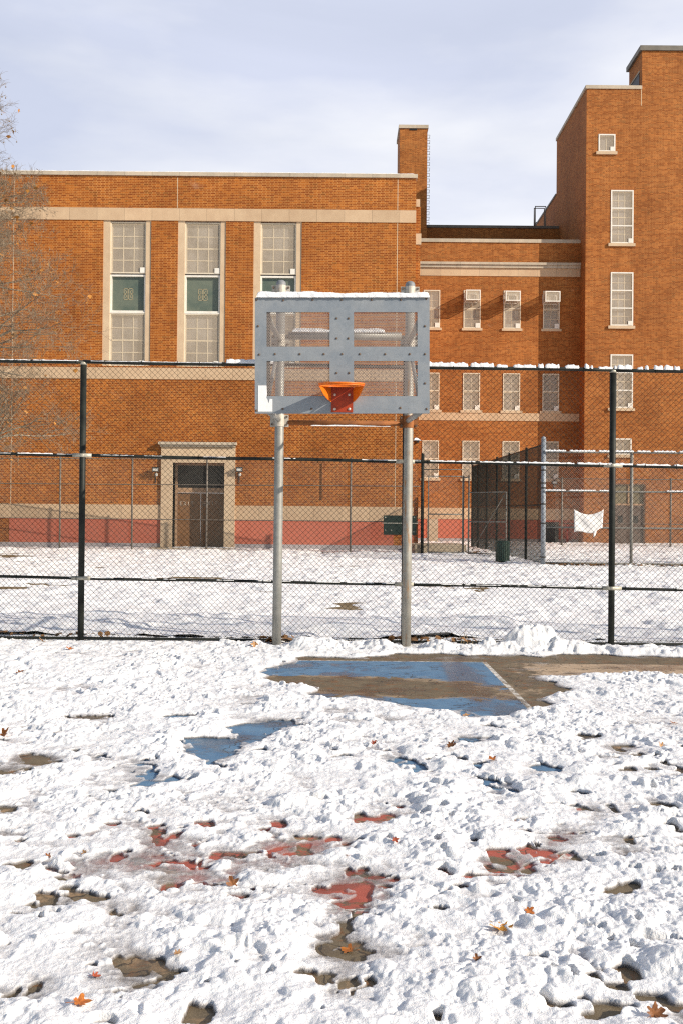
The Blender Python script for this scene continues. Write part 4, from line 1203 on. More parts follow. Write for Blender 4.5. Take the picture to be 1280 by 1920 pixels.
def window(x0, x1, z0, z1, y, ncol, nrow, frame='frame', pane='pane', fw=0.05, inset=0.11, screen=True, panel=True, psize=0.30, wbar=0.035, rail_at=None):
    """sash window behind a security screen: the frame is the part, the rest its sub-parts"""
    b = MB(); frame_bars(b, x0, x1, z0, z1, y, 0.05, fw)
    if rail_at: 
        for t in rail_at: b.box(x0 + fw, x1 - fw, y + 0.003, y + 0.045, z0 + (z1 - z0) * t - fw * .45, z0 + (z1 - z0) * t + fw * .45)
    w = b.build('window', M[frame], S)
    b = MB(); sash_bars(b, x0 + fw * 0.4, x1 - fw * 0.4, z0 + fw * 0.4, z1 - fw * 0.4, y + inset, ncol, nrow, wbar); b.build('sash', M['sash'], w)
    b = MB(); yy = y + inset + 0.022; b.quad((x0, yy, z0), (x1, yy, z0), (x1, yy, z1), (x0, yy, z1)); b.build('pane', M[pane], w)
    if screen:
        b = MB(); yy = y + 0.018; b.quad((x0 + fw, yy, z0 + fw), (x1 - fw, yy, z0 + fw), (x1 - fw, yy, z1 - fw), (x0 + fw, yy, z1 - fw)); b.build('security_screen', M['screen'], w)
    if panel:
        b = MB(); b.box(x1 - fw * 0.6 - psize, x1 - fw * 0.6, y - 0.012, y - 0.002, z0 + fw * 0.4, z0 + fw * 0.4 + psize * 1.05); b.build('access_panel', M['frame_white'], w)
    return w
def fret(b, cx, cz, w, h, y):
    """four square spirals in a two by two block"""
    t = 0.020
    def bar(x0, z0, x1, z1):
        b.box(min(x0, x1) - t / 2, max(x0, x1) + t / 2, y - 0.006, y - 0.001, min(z0, z1) - t / 2, max(z0, z1) + t / 2)
    for sx in (-1, 1):
        for sz in (-1, 1):
            f = lambda u, v: (cx + sx * u * w / 2, cz + sz * v * h / 2)
            pts = [(0.10, 0.10), (0.10, 1.0), (1.0, 1.0), (1.0, 0.10), (0.42, 0.10), (0.42, 0.62), (0.70, 0.62)]
            for p, q in zip(pts[:-1], pts[1:]): bar(*f(*p), *f(*q))
for bi, ((a, b_), (x0, x1, z0, z1)) in enumerate(zip(BAYS, bay_rects)):
    dyp = (a - 400) * 0.009
    jl, jr = at(a + 13, 550, Y0).x, at(b_ - 10, 550, Y0).x
    q = MB(); q.box(x0 + 0.002, jl, Y0 + 0.03, Y0 + 0.44, z0, z1 - 0.002); q.build('window_jamb', M['stone_plain'], S)
    q = MB(); q.box(jr, x1 - 0.002, Y0 + 0.03, Y0 + 0.44, z0, z1 - 0.002); q.build('window_jamb', M['stone_plain'], S)
    zz = lambda py: at(400, py, Y0).z
    window(jl, jr, zz(513), zz(416.5), Y0 + 0.07, 3, 4, psize=0.21)
    window(jl, jr, z0, zz(588), Y0 + 0.07, 3, 4, psize=0.21)
    q = MB(); frame_bars(q, jl, jr, zz(586), zz(515.5), Y0 + 0.085, 0.12, 0.07)
    q.box(jl, jr, Y0 + 0.05, Y0 + 0.21, zz(588) + 0.001, zz(586) - 0.001)
    sp = q.build('spandrel', M['frame_white'], S)
    q = MB(); q.quad((jl, Y0 + 0.195, zz(586)), (jr, Y0 + 0.195, zz(586)), (jr, Y0 + 0.195, zz(515)), (jl, Y0 + 0.195, zz(515))); q.build('green_panel', M['spandrel'], sp)
    q = MB(); fret(q, (jl + jr) / 2, zz(551), 0.36, 0.46, Y0 + 0.195); q.build('fret_pattern', M['fret'], sp)

# main door
x0, x1, z0, z1 = door_r
gz = ground_z(Y0)
b = MB(); b.box(dl, x0 + 0.0, Y0 - 0.09, Y0 + 0.75, gz - 0.3, z1 + 0.0); b.box(x1, dr, Y0 - 0.09, Y0 + 0.75, gz - 0.3, z1)
b.box(dl, dr, Y0 - 0.09, Y0 + 0.30, z1 + 0.001, at(372, 839, Y0).z); b.build('door_surround', M['stone_plain'], S)
hx0, hx1 = at(299, 834, Y0).x, at(445, 834, Y0).x
zh0, zh1 = at(372, 838.5, Y0).z, at(372, 829.5, Y0).z
b = MB(); b.prism([(0, 0)] * 3, 0, 0) if False else None
for (k, (ya, f)) in enumerate(((Y0 - 0.17, 0.0), (Y0 - 0.25, 0.45))):
    b.box(hx0 + (0.06 if k == 0 else 0), hx1 - (0.06 if k == 0 else 0), ya, Y0 + 0.05 - k * 0.002, zh0 + (zh1 - zh0) * f + 0.001 * k, zh0 + (zh1 - zh0) * (0.45 if k == 0 else 1.0))
b.build('door_hood', M['coping'], S)
yd = Y0 + 0.66
b = MB(); fw = 0.09
zt0, zt1 = at(372, 924, yd).z, at(372, 915, yd).z
b.box(x0, x0 + fw, yd - 0.05, yd + 0.1, gz, z1); b.box(x1 - fw, x1, yd - 0.05, yd + 0.1, gz, z1)
b.box(x0 + fw, x1 - fw, yd - 0.05, yd + 0.1, z1 - 0.07, z1); b.box(x0 + fw, x1 - fw, yd - 0.052, yd + 0.1, zt0, zt1)
b.box(x0 + fw, x1 - fw, yd - 0.05, yd + 0.1, gz, gz + 0.06)
door = b.build('double_door', M['door_frame'], S)
b = MB(); b.quad((x0, yd + 0.04, zt1), (x1, yd + 0.04, zt1), (x1, yd + 0.04, z1), (x0, yd + 0.04, z1)); b.build('transom', M['dark'], door)
xm = (x0 + x1) / 2
for (a, c) in ((x0 + fw + 0.01, xm - 0.006), (xm + 0.006, x1 - fw - 0.01)):
    b = MB(); b.box(a, c, yd, yd + 0.05, gz + 0.065, zt0 - 0.01); b.build('door_leaf', M['door'], door)
def letters(px0, py, txt, h, Y, parent, mat, gap=0.3):
    """block capitals from little boxes"""
    SEG = {'E': [(0,0,0,1),(0,1,1,1),(0,.5,.8,.5),(0,0,1,0)], 'X': [(0,0,1,1),(0,1,1,0)], 'I': [(.5,0,.5,1)], 'T': [(.5,0,.5,1),(0,1,1,1)]}
    p = at(px0, py, Y); x = p.x; b = MB(); t = h * 0.16
    for ch in txt:
        for (a, c, d, e) in SEG[ch]:
            A = Vector((x + a * h * 0.6, Y, p.z + c * h)); B = Vector((x + d * h * 0.6, Y, p.z + e * h))
            b.tube([A, B], t / 2, 4)
        x += h * (0.6 + gap)
    return b.build('lettering', mat, parent)
letters(338, 947, 'EXIT', 0.15, yd - 0.004, door, M['letters'], 0.42)
letters(383, 947, 'EXIT', 0.15, yd - 0.004, door, M['letters'], 0.42)
b = MB(); b.box(dl - 0.4, dr + 0.4, Y0 - 0.75, Y0 - 0.013, 0.05, gz + 0.05); b.build('door_step', M['concrete'], S)

# ---- connecting wing
xc0, xc1 = at(780, 600, YC).x, at(1091, 600, YC).x + 0.6
ztc = at(935, 455, YC).z
COLS = [(793, 824), (868, 900), (943, 975), (1017, 1048)]
rows_ = [(545, 616), (700, 770), (827, 898)]
wins, holes = [], []
for ci, (a, c) in enumerate(COLS):
    for ri, (ya, yb) in enumerate(rows_):
        d = (a - 935) * 0.0085
        r = bz(a, ya + d, c, yb + d, YC); wins.append((ci, ri, r)); holes.append(r)
xs_w = {}
aligned = []
for (ci, ri, r) in wins:
    if ri == 0: xs_w[ci] = (r[0], r[1])
zrow = {}
for (ci, ri, r) in wins:
    if ci == 1: zrow[ri] = (r[2], r[3])
wins = [(ci, ri, (xs_w[ci][0], xs_w[ci][1], zrow[ri][0], zrow[ri][1])) for (ci, ri, r) in wins]
b = MB(); wall_holes(b, xc0 - 2.0, xc1, 0.0, ztc, YC, [w[2] for w in wins], 0.3); b.build('brick_wall', M['brick_far'], S)
b = MB(); b.box(xc0 - 2.0, xc1, YC + 0.35, 64.3, ztc - 0.9, ztc - 0.5); b.build('roof', M['roof'], S)
def hband(name, ya, yb, px, Y, xa, xb, proud, mat, deep=0.1):
    b = MB(); b.box(xa, xb, Y - proud, Y + deep, at(px, yb, Y).z, at(px, ya, Y).z); return b.build(name, M[mat], S)
xT = at(1098, 300, YT).x
xE = xT - 0.012
hband('coping', 448.5, 455, 935, YC, xc0 - 1.5, xE, 0.06, 'coping', 0.4)
hband('cornice', 493, 497.5, 935, YC, xc0 - 1.5, xE, 0.20, 'coping')
hband('cornice', 497.7, 503, 935, YC, xc0 - 1.5, xE, 0.12, 'coping')
hband('stone_band', 503.2, 518, 935, YC, xc0 - 1.5, xE, 0.03, 'stone')
hband('stone_band', 774.5, 789, 935, YC, xc0 - 1.5, xE, 0.03, 'stone')
hband('stone_band', 953, 974, 935, YC, xc0 - 1.5, xE, 0.03, 'stone')
hband('painted_plinth', 974.2, 1010, 935, YC, xc0 - 1.5, xE, 0.008, 'brick_red')
hband('base_course', 1010.2, 1030, 935, YC, xc0 - 1.5, xE, 0.014, 'brick_grey')
for (ci, ri, r) in wins:
    x0, x1, z0, z1 = r
    window(x0, x1, z0, z1, YC - 0.03, 2, 4, 'frame', 'pane_far', 0.055, 0.16, psize=0.26, wbar=0.03, rail_at=(0.52,))
    if ri == 1:
        b = MB(); b.box(x0 - 0.14, x1 + 0.14, YC - 0.07, YC + 0.05, z0 - 0.15, z0 - 0.004)
    else:
        b = MB(); b.box(x0 - 0.10, x1 + 0.10, YC - 0.08, YC + 0.05, z0 - 0.14, z0 - 0.004)
    b.build('window_sill', M['stone_plain'], S)
    b = MB(); n = int((x1 - x0 + 0.2) / 0.075)
    for k in range(n): b.box(x0 - 0.1 + k * 0.075, x0 - 0.1 + k * 0.075 + 0.062, YC - 0.004, YC + 0.02, z1 + 0.003, z1 + 0.21)
    b.build('brick_lintel', M['soldier'], S)
r = bz(1022, 979, 1046, 1026, YC); b = MB(); b.box(r[0], r[1], YC - 0.02, YC + 0.1, 0.15, r[3]); b.build('service_door', M['dark'], S)
r = bz(800, 973, 820, 1016, YC); b = MB(); b.box(r[0], r[1], YC - 0.03, YC + 0.1, r[2], r[3]); b.build('vent_panel', M['concrete'], S)
# air conditioner cages
ACS = [((872.7, 543, 900, 562.5), 'boxy cream cage with air conditioner over the second window from the low wing'),
       ((947.0, 545, 975, 564), 'boxy cream cage with air conditioner between the two other cages'),
       ((1021.5, 545.5, 1049.7, 565.5), 'boxy cream cage with air conditioner nearest the tower, lying in its shadow')]
for (px0, py0, px1, py1), lab in ACS:
    yf = YC - 0.88
    x0, x1, z0, z1 = bz(px0, py0, px1, py1, yf)
    t = thing('air_conditioner_cage', ((x0 + x1) / 2, YC - 0.05, z0), lab, 'air conditioner', 'air conditioner cages on the brick wall')
    b = MB(); w = 0.045
    frame_bars(b, x0, x1, z0, z1, yf, 0.045, w * 1.3)
    for x in (x0, x1 - w):
        for z in (z0 + 0.001, z1 - w - 0.001): b.box(x + 0.001, x + w - 0.001, yf + 0.046, YC - 0.09, z, z + w)
    frame_bars(b, x0, x1, z0, z1, YC - 0.088, 0.04, w)
    b.build('cage_frame', M['frame_white'], t)
    b = MB(); e = 0.02
    b.quad((x0 + e, yf + e, z0 + e), (x1 - e, yf + e, z0 + e), (x1 - e, yf + e, z1 - e), (x0 + e, yf + e, z1 - e))
    for x in (x0 + e, x1 - e): b.quad((x, yf + e, z0 + e), (x, YC - .08, z0 + e), (x, YC - .08, z1 - e), (x, yf + e, z1 - e))
    for z in (z0 + e, z1 - e): b.quad((x0 + e, yf + e, z), (x1 - e, yf + e, z), (x1 - e, YC - .08, z), (x0 + e, YC - .08, z))
    b.build('cage_mesh', M['cage_screen'], t)
    b = MB(); b.box(x0 + 0.17, x1 - 0.17, yf + 0.22, YC - 0.1, z0 + 0.05, z1 - 0.22); u_ = b.build('cooling_unit', M['pane'], t)
    b = MB(); frame_bars(b, x0 + 0.16, x1 - 0.16, z0 + 0.04, z1 - 0.21, yf + 0.19, 0.026, 0.05); b.build('unit_grille', M['frame_white'], u_)

# ---- rear block and chimney
YR = 63.6
xr1 = xT + 0.0
zr = at(920, 428, YR).z
b = MB(); b.box(at(700, 440, YR).x, xT - 0.01, YR, YR + 5, 8, zr); b.build('brick_wall', M['brick_far'], S)
b = MB(); b.box(at(700, 440, YR).x, at(1047, 425, YR).x, YR - 0.07, YR + 0.4, zr + 0.002, at(920, 423, YR).z); b.build('coping', M['metal_dark'], S)
YCH = 62.6
x0, x1, z0, z1 = bz(748, 241, 799.5, 470, YCH)
b = MB(); b.box(x0, x1, YCH, YCH + 2.6, 10, z1); ch = b.build('chimney', M['brick_far'], S)
b = MB(); b.box(x0 - 0.07, x1 + 0.06, YCH - 0.07, YCH + 2.67, z1 + 0.002, at(770, 234.5, YCH).z); b.build('chimney_cap', M['coping'], ch)
b = MB(); r = bz(767, 240, 781, 244.5, YCH); b.box(r[0], r[1], YCH - 0.02, YCH + 0.1, r[2], z1 - 0.01); b.build('chimney_vent', M['dark'], ch)
for k in range(17):
    zk = at(800, 250.5 + k * 10.35, YCH).z
    b = MB(); dx_ = at(805.5, 300, YCH).x - at(799.5, 300, YCH).x
    ya = YCH + 0.5
    for dz in (0.10,):
        b.tube([(x1 - 0.02, ya, zk + dz), (x1 + dx_, ya, zk + dz), (x1 + dx_, ya + 0.35, zk + dz - 0.05), (x1 + dx_, ya, zk - dz), (x1 - 0.02, ya, zk - dz)], 0.014, 6)
    b.build('step_iron', M['metal_dark'], ch)
# ---- tower
zt = at(1098, 166, YT).z + 0.0
zt = at(1150, 167, YT).z
xTR = xT + 16
TW = [(1121, 251.5, 1152.5, 284.5, 2, 1, None), (1144, 356.5, 1186.5, 456.5, 3, 6, (0.66, 0.33)), (1143.5, 510.5, 1186, 611, 3, 6, (0.66, 0.33)), (1143, 664.5, 1185.5, 765, 3, 6, (0.66, 0.33)), (1142, 822, 1183, 852.5, 3, 1, None)]
TR = [bz(*t_[:4], YT) for t_ in TW]
td = bz(1147, 907, 1209, 1026, YT); td = (td[0], td[1], 0.15, td[3])
b = MB(); wall_holes(b, xT, xTR, 0.0, zt, YT, TR + [td], 0.3)
YB = 64.4
b.quad((xT, YB, 0), (xT, YT, 0), (xT, YT, zt), (xT, YB, zt))
b.build('brick_wall', M['brick_far'], S)
zlow = at(1042, 366, YB).z
b = MB(); b.quad((xT + 0.004, 78, 0), (xT + 0.004, YB, 0), (xT + 0.004, YB, zlow), (xT + 0.004, 78, zlow))
b.quad((xT, YB, zlow - 1), (xT, YB, zt), (xT + 6, YB, zt), (xT + 6, YB, zlow - 1)); b.build('brick_wall', M['brick_far'], S)
b = MB(); b.box(xT - 0.05, xT + 0.3, YB + 0.05, 78, zlow + 0.002, zlow + 0.12); b.build('coping', M['metal_dark'], S)
b = MB(); b.box(xT + 0.1, xTR, YT + 0.2, YB - 0.1, zt - 0.6, zt - 0.3); b.build('roof', M['roof'], S)
zc1_ = at(1150, 160.5, YT).z
xPH = at(1203, 130, YT).x
b = MB(); b.box(xT - 0.07, xPH - 0.01, YT - 0.06, YT + 0.35, zt + 0.002, zc1_); b.box(xT - 0.07, xT + 0.3, YT + 0.352, YB, zt + 0.002, zc1_ - 0.001); b.build('coping', M['coping'], S)
zph = at(1240, 95.5, YT).z
b = MB(); YPB = YT + 2.6
b.quad((xPH, YT, zt), (xTR, YT, zt), (xTR, YT, zph), (xPH, YT, zph)); b.quad((xPH, YPB, zt - .5), (xPH, YT, zt - .5), (xPH, YT, zph), (xPH, YPB, zph))
b.quad((xPH, YPB, zt - .5), (xPH, YPB, zph), (xTR, YPB, zph), (xTR, YPB, zt - .5))
ph = b.build('penthouse', M['brick_far'], S)
b = MB(); b.box(xPH - 0.14, xTR, YT - 0.10, YPB + 0.14, zph + 0.002, at(1240, 86.5, YT).z); b.build('penthouse_roof', M['metal_dark'], ph)
b = MB(); b.box(xPH - 0.02, xPH + 0.05, YT + 0.5, YT + 2.1, zt + 0.35, zt + 1.15); b.build('louvre', M['dark'], ph)
b = MB(); b.box(xPH - 0.05, xPH + 0.02, YT + 0.4, YT + 2.2, zt + 1.152, zt + 1.25); b.build('louvre_hood', M['coping'], ph)
b = MB(); x = at(1201.5, 180, YT).x; b.box(x - 0.02, x + 0.02, YT - 0.004, YT + 0.02, at(1201, 198, YT).z, at(1201, 162, YT).z); b.build('control_joint', M['stone_plain'], S)
for t_, r in zip(TW, TR):
    x0, x1, z0, z1 = r
    window(x0, x1, z0, z1, YT - 0.03, t_[4], t_[5], 'frame_white', 'pane_far', 0.075, 0.16, psize=0.24, wbar=0.04, rail_at=t_[6], panel=t_ is not TW[-1])
    b = MB(); b.box(x0 - 0.14, x1 + 0.10, YT - 0.10, YT + 0.05, z0 - 0.17, z0 - 0.004); b.build('window_sill', M['stone_plain'], S)
    b = MB(); n = int((x1 - x0 + 0.2) / 0.075)
    for k in range(n): b.box(x0 - 0.1 + k * 0.075, x0 - 0.1 + k * 0.075 + 0.062, YT - 0.004, YT + 0.02, z1 + 0.003, z1 + 0.24)
    b.build('brick_lintel', M['soldier'], S)
x0, x1, z0, z1 = td
b = MB(); zm = at(1178, 946, YT).z; frame_bars(b, x0, x1, z0, z1, YT + 0.1, 0.08, 0.07); b.box(x0 + 0.07, x1 - 0.07, YT + 0.1, YT + 0.18, zm - 0.05, zm + 0.05)
xm = (x0 + x1) / 2; b.box(xm - 0.04, xm + 0.04, YT + 0.1, YT + 0.18, zm + 0.051, z1 - 0.07)
dt = b.build('double_door', M['door_frame'], S)
b = MB(); b.quad((x0, YT + 0.15, zm), (x1, YT + 0.15, zm), (x1, YT + 0.15, z1), (x0, YT + 0.15, z1)); b.build('transom', M['transom_far'], dt)
for (a, c) in ((x0 + 0.07, xm - 0.006), (xm + 0.006, x1 - 0.07)):
    b = MB(); b.box(a, c, YT + 0.12, YT + 0.17, z0 + 0.07, zm - 0.051); lf = b.build('door_leaf', M['door_far'], dt)
    b = MB(); cx = (a + c) / 2; b.box(cx - 0.16, cx + 0.12, YT + 0.112, YT + 0.119, z0 + 1.35, z0 + 1.75); b.build('door_window', M['dark'], lf)
b = MB(); b.box(xT, xTR, YT - 0.02, YT + 0.1, 0.0, at(1240, 1013, YT).z) if False else b.box(x1 + 0.01, xTR, YT - 0.02, YT + 0.1, 0.0, at(1240, 1018, YT).z); b.build('base_course', M['concrete'], S)
# roof ladder hoops beside the tower
lad = thing('roof_ladder', (at(1010, 400, 64).x, 64.2, zr), 'grey steel ladder hoops standing on the rear roof beside the tower', 'ladder')
for k, (dy, px0, px1, pyt) in enumerate(((0.0, 1000.5, 1019.5, 390.5), (1.1, 1002.5, 1022, 387))):
    Yk = 64.2 + dy; b = MB()
    a, c = at(px0, 400, Yk).x, min(at(px1, 400, Yk).x, xT - 0.1); zt_ = at(1010, pyt, Yk).z
    b.tube([(a, Yk, zr - 0.2), (a, Yk, zt_), (c, Yk, zt_), (c, Yk, zr - 0.2)], 0.04, 8); b.build('hoop_rail', M['metal_dark'], lad)
b = MB(); a = at(1001.5, 400, 64.8).x
for k in range(2): b.tube([(a, 64.2, zr + 0.35 + k * 0.25), (a + 0.03, 65.3, zr + 0.35 + k * 0.25)], 0.025, 6)
b.build('rung', M['metal_dark'], lad)
# red standpipe near the tower door
p = at(1063, 1000, YC - 0.6)
t = thing('standpipe', (p.x, YC - 0.6, ground_z(57)), 'short red standpipe beside the dark service door', 'pipe')
b = MB(); b.tube([(p.x, YC - .6, 0.2), (p.x, YC - .6, at(1063, 986, YC - .6).z)], 0.07, 10); b.build('pipe', M['red_pipe'], t, True)
b = MB(); z = at(1063, 986, YC - .6).z; b.tube([(p.x, YC - .6, z), (p.x, YC - .6, z + 0.06), (p.x, YC - .6, z + 0.10)], [0.10, 0.10, 0.04], 10); b.build('pipe_cap', M['red_pipe'], t, True)

# wall lamps
def wall_lamp(px, py, Y, lab, snow=False, w=0.26):
    p = at(px, py, Y)
    t = thing('wall_lamp', (p.x, Y, p.z), lab, 'lamp', 'floodlights on the brick wall')
    b = MB(); h = 0.17
    b.prism([(p.x - w / 2, p.z - h / 2), (p.x + w / 2, p.z - h / 2), (p.x + w / 2, p.z + h / 2), (p.x - w / 2, p.z + h / 2)], Y - 0.28, Y - 0.14)
    b.tube([(p.x, Y - 0.14, p.z), (p.x, Y, p.z)], 0.035, 8)
    b.box(p.x - w / 2 - 0.015, p.x + w / 2 + 0.015, Y - 0.34, Y - 0.12, p.z + h / 2 + 0.001, p.z + h / 2 + 0.018)
    b.build('lamp_case', M['lamp_case'], t)
    b = MB(); b.box(p.x - w / 2 + 0.03, p.x + w / 2 - 0.03, Y - 0.288, Y - 0.281, p.z - h / 2 + 0.03, p.z + h / 2 - 0.02); b.build('lamp_lens', M['lamp_glass'], t)
    b = MB(); b.lathe([(0.001, p.z - 0.27), (0.05, p.z - 0.25), (0.06, p.z - 0.2), (0.045, p.z - 0.15), (0.001, p.z - 0.13)], (p.x + 0.02, Y - 0.13), 10); b.build('motion_sensor', M['lamp_glass'], t, True)
    b = MB(); b.tube([(p.x - 0.02, Y - 0.03, p.z - 0.09), (p.x - 0.02, Y - 0.03, p.z - 0.52)], 0.02, 6); b.build('conduit', M['lamp_case'], t)
    return t
wall_lamp(294, 881, Y0, 'black floodlight on the brick wall left of the stone door surround')
wall_lamp(450, 881, Y0, 'black floodlight on the brick wall right of the stone door surround')
p = at(780, 826, Y0 - 0.1)
t = thing('wall_lamp', (p.x, Y0, p.z), 'small lamp capped with snow at the right corner of the low wing', 'lamp', 'floodlights on the brick wall')
b = MB(); b.box(xP - 0.06, p.x + 0.12, Y0 + 0.0, Y0 + 0.2, p.z - 0.07, p.z + 0.02); b.build('lamp_case', M['lamp_case'], t)
o = lump('lamp_snow', p.x + 0.0, Y0 + 0.1, 0.22, 0.16, 0.13, M['snow_solid'], 8, 24, z0=p.z + 0.015)
tag(o, 'small cap of snow on the lamp beside the right hoop pole', 'snow')
wall_lamp(1037, 905, YC, 'dim floodlight in the tower shadow above the dark service door', w=0.3)

# ------------------------------------------------------------------ far fences
def simple_fence(name, pts, posts_t, h, lab, post_m, rails=(1.0, 0.62, 0.30), pr=0.035, rr_=0.022, mesh=True, wire='wire_far', wr=0.0026, rail_m=None, wp=0.0715):
    """pts: two ground points; posts_t: fractions; rails: fractions of the height"""
    A, B = Vector(pts[0]), Vector(pts[1])
    t = thing(name, tuple((A + B) / 2), lab, 'fence')
    for k in posts_t:
        p = A.lerp(B, k); b = MB(); b.tube([(p.x, p.y, p.z - 0.1), (p.x, p.y, p.z + h + 0.05)], pr, 10); b.tube([(p.x, p.y, p.z + h + .05), (p.x, p.y, p.z + h + .09)], [pr * 1.15, 0.01], 10)
        b.build('post', M[post_m], t, True)
    for f in rails:
        b = MB(); n = 8
        b.tube([(A.x + (B.x - A.x) * i / n, A.y + (B.y - A.y) * i / n - 0.01, A.z + (B.z - A.z) * i / n + h * f) for i in range(n + 1)], rr_ if f > 0.01 else 0.014, 8)
        b.build('rail', M[rail_m or post_m], t, True)
    if mesh:
        d = (B - A); L = math.hypot(d.x, d.y); ax = Vector((d.x / L, d.y / L, 0))
        b = MB(); chain_mesh(b, Vector((A.x, A.y, 0)) + Vector((0, 0.02, 0)), ax, L, lambda s: A.z + d.z * s / L + 0.03, lambda s: A.z + d.z * s / L + h, wr, wp)
        b.build('chain_link_mesh', M[wire], t)
    return t
# along the wall of the low wing
YA, YBk = 39.3, 36.6
def gp(px, py, Y): p = at(px, py, Y); return Vector((p.x, Y, 0))
L0 = Vector((-16.0, 39.5, ground_z(39.5))); L1 = Vector((at(791, 950, 37.6).x, 37.6, ground_z(37.6)))
def frac(px):
    best = min(np.linspace(0, 1, 2001), key=lambda k: abs(project_ground(np.array([L0.x + (L1.x - L0.x) * k]), np.array([L0.y + (L1.y - L0.y) * k]), 1.6)[0][0] - px))
    return float(best)
wf = simple_fence('chain_link_fence', (L0, L1), [0.0, 0.09] + [frac(px) for px in (-20, 113, 248, 388, 525, 657)] , 3.55, 'low grey chain link fence in front of the school door with thin posts', 'post_far', (1.0, 0.72, 0.34, 0.0), 0.036, 0.017)
p = L1; b = MB(); b.tube([(p.x, p.y, p.z - 0.1), (p.x, p.y, p.z + 3.8)], 0.06, 12); b.build('post', M['black'], wf, True)
# sign board on that fence
k = frac(749); p = L0.lerp(L1, k)
r = bz(718.5, 966.5, 780, 1003, p.y - 0.1)
t = thing('notice_board', ((r[0] + r[1]) / 2, p.y - 0.1, r[2]), 'dark green blank board fixed to the fence behind the right hoop pole', 'sign')
b = MB(); b.box(r[0], r[1], p.y - 0.115, p.y - 0.09, r[2], r[3]); bd = b.build('board', M['sign'], t)
b = MB()
for (px, py) in ((722, 994), (733, 994), (775, 997), (722, 970), (776, 970)):
    q = at(px, py, p.y - .12); b.box(q.x - .02, q.x + .02, p.y - 0.12, p.y - 0.1155, q.z - .02, q.z + .02)
b.build('board_fixings', M['collar'], bd)
b = MB(); z = at(750, 981, p.y - .12).z; b.box(r[0] - .05, r[1] + .05, p.y - 0.135, p.y - 0.116, z - .014, z + .014); b.build('board_strap', M['collar'], t)
# gate beside it
GYy = 37.4
def gate(x0p, x1p, yt, yb, Y, lab, post_m, brace=True, rails=(0.48,), y2=None):
    A, B = at(x0p, (yt + yb) / 2, Y), at(x1p, (yt + yb) / 2, y2 or Y)
    A.y = Y; B.y = y2 or Y
    zb, zt_ = ground_z(Y) + 0.08, at((x0p + x1p) / 2, yt, (Y + (y2 or Y)) / 2).z
    t = thing('gate', tuple((A + B) / 2 * 1.0), lab, 'gate', 'chain link gates by the low wing')
    t.location.z = ground_z(Y)
    b = MB()
    P = lambda k, z: (A.x + (B.x - A.x) * k, A.y + (B.y - A.y) * k, z)
    b.tube([P(0, zb), P(0, zt_), P(1, zt_), P(1, zb), P(0, zb)], 0.027, 8)
    b.build('gate_frame', M[post_m], t, True)
    for f in rails:
        b = MB(); b.tube([P(0, zb + (zt_ - zb) * f), P(1, zb + (zt_ - zb) * f)], 0.024, 8); b.build('gate_rail', M[post_m], t, True)
    if brace:
        b = MB(); b.tube([P(0.1, zb + 0.1), P(0.97, zt_ - 0.05)], 0.014, 6); b.build('gate_brace', M[post_m], t, True)
    d = B - A; L = math.hypot(d.x, d.y)
    b = MB(); chain_mesh(b, Vector((A.x, A.y + 0.02, 0)), Vector((d.x / L, d.y / L, 0)), L, lambda s: zb, lambda s: zt_, 0.0026); b.build('chain_link_mesh', M['wire_far'], t)
    return t
gate(802, 866, 893, 1038, 37.5, 'closed chain link gate in a square frame beside the dark post', 'post_gate', False, (0.5,))
gate(877, 948, 923, 1042, 36.9, 'open gate leaf with a diagonal brace against the dark side fence', 'post_gate', True, (0.52,), 35.8)
b = MB(); A = at(868, 940, 37.5)
sidepost = simple_fence('chain_link_fence', (Vector((A.x, 37.5, ground_z(37.5))), Vector((A.x + 0.20, 37.5, ground_z(37.5)))), [0, 1], 2.9, 'pair of slim posts joining the closed gate to the open leaf', 'post_far', (1.0,), 0.03, 0.02, False)
tb_ = MB(); r0 = at(792, 890, 37.6); r1_ = at(870, 890, 37.5); zz_ = at(830, 911 - 21, 37.5).z + 0.2
tb_.tube([(r0.x, 37.6, zz_), (r1_.x, 37.5, zz_)], 0.02, 6); tb_.build('rail', M['post_far'], sidepost, True)
# concrete landing by the gate
b = MB(); r = bz(776, 1018, 872, 1046, 38.6); b.box(r[0], r[1], 38.4, 41.0, 0.1, ground_z(38.6) + 0.33)
tag(b.build('landing', M['concrete'], None), 'low tan concrete landing behind the closed gate', 'landing')
# dark fence running away from the pale post
NP = Vector((at(1016.5, 1000, 31.0).x, 31.0, ground_z(31))); FPp = Vector((at(883, 960, 46.0).x, 46.0, ground_z(46)))
def fr2(px):
    return float(min(np.linspace(0, 1, 2001), key=lambda k: abs(project_ground(np.array([NP.x + (FPp.x - NP.x) * k]), np.array([NP.y + (FPp.y - NP.y) * k]), 1.6)[0][0] - px)))
simple_fence('chain_link_fence', (NP, FPp), [fr2(px) for px in (985, 953, 930, 911, 895, 884)], 3.75, 'dark chain link fence running back from the pale post to the school', 'black', (1.0, 0.5, 0.0), 0.045, 0.024, True, 'wire', 0.0048)
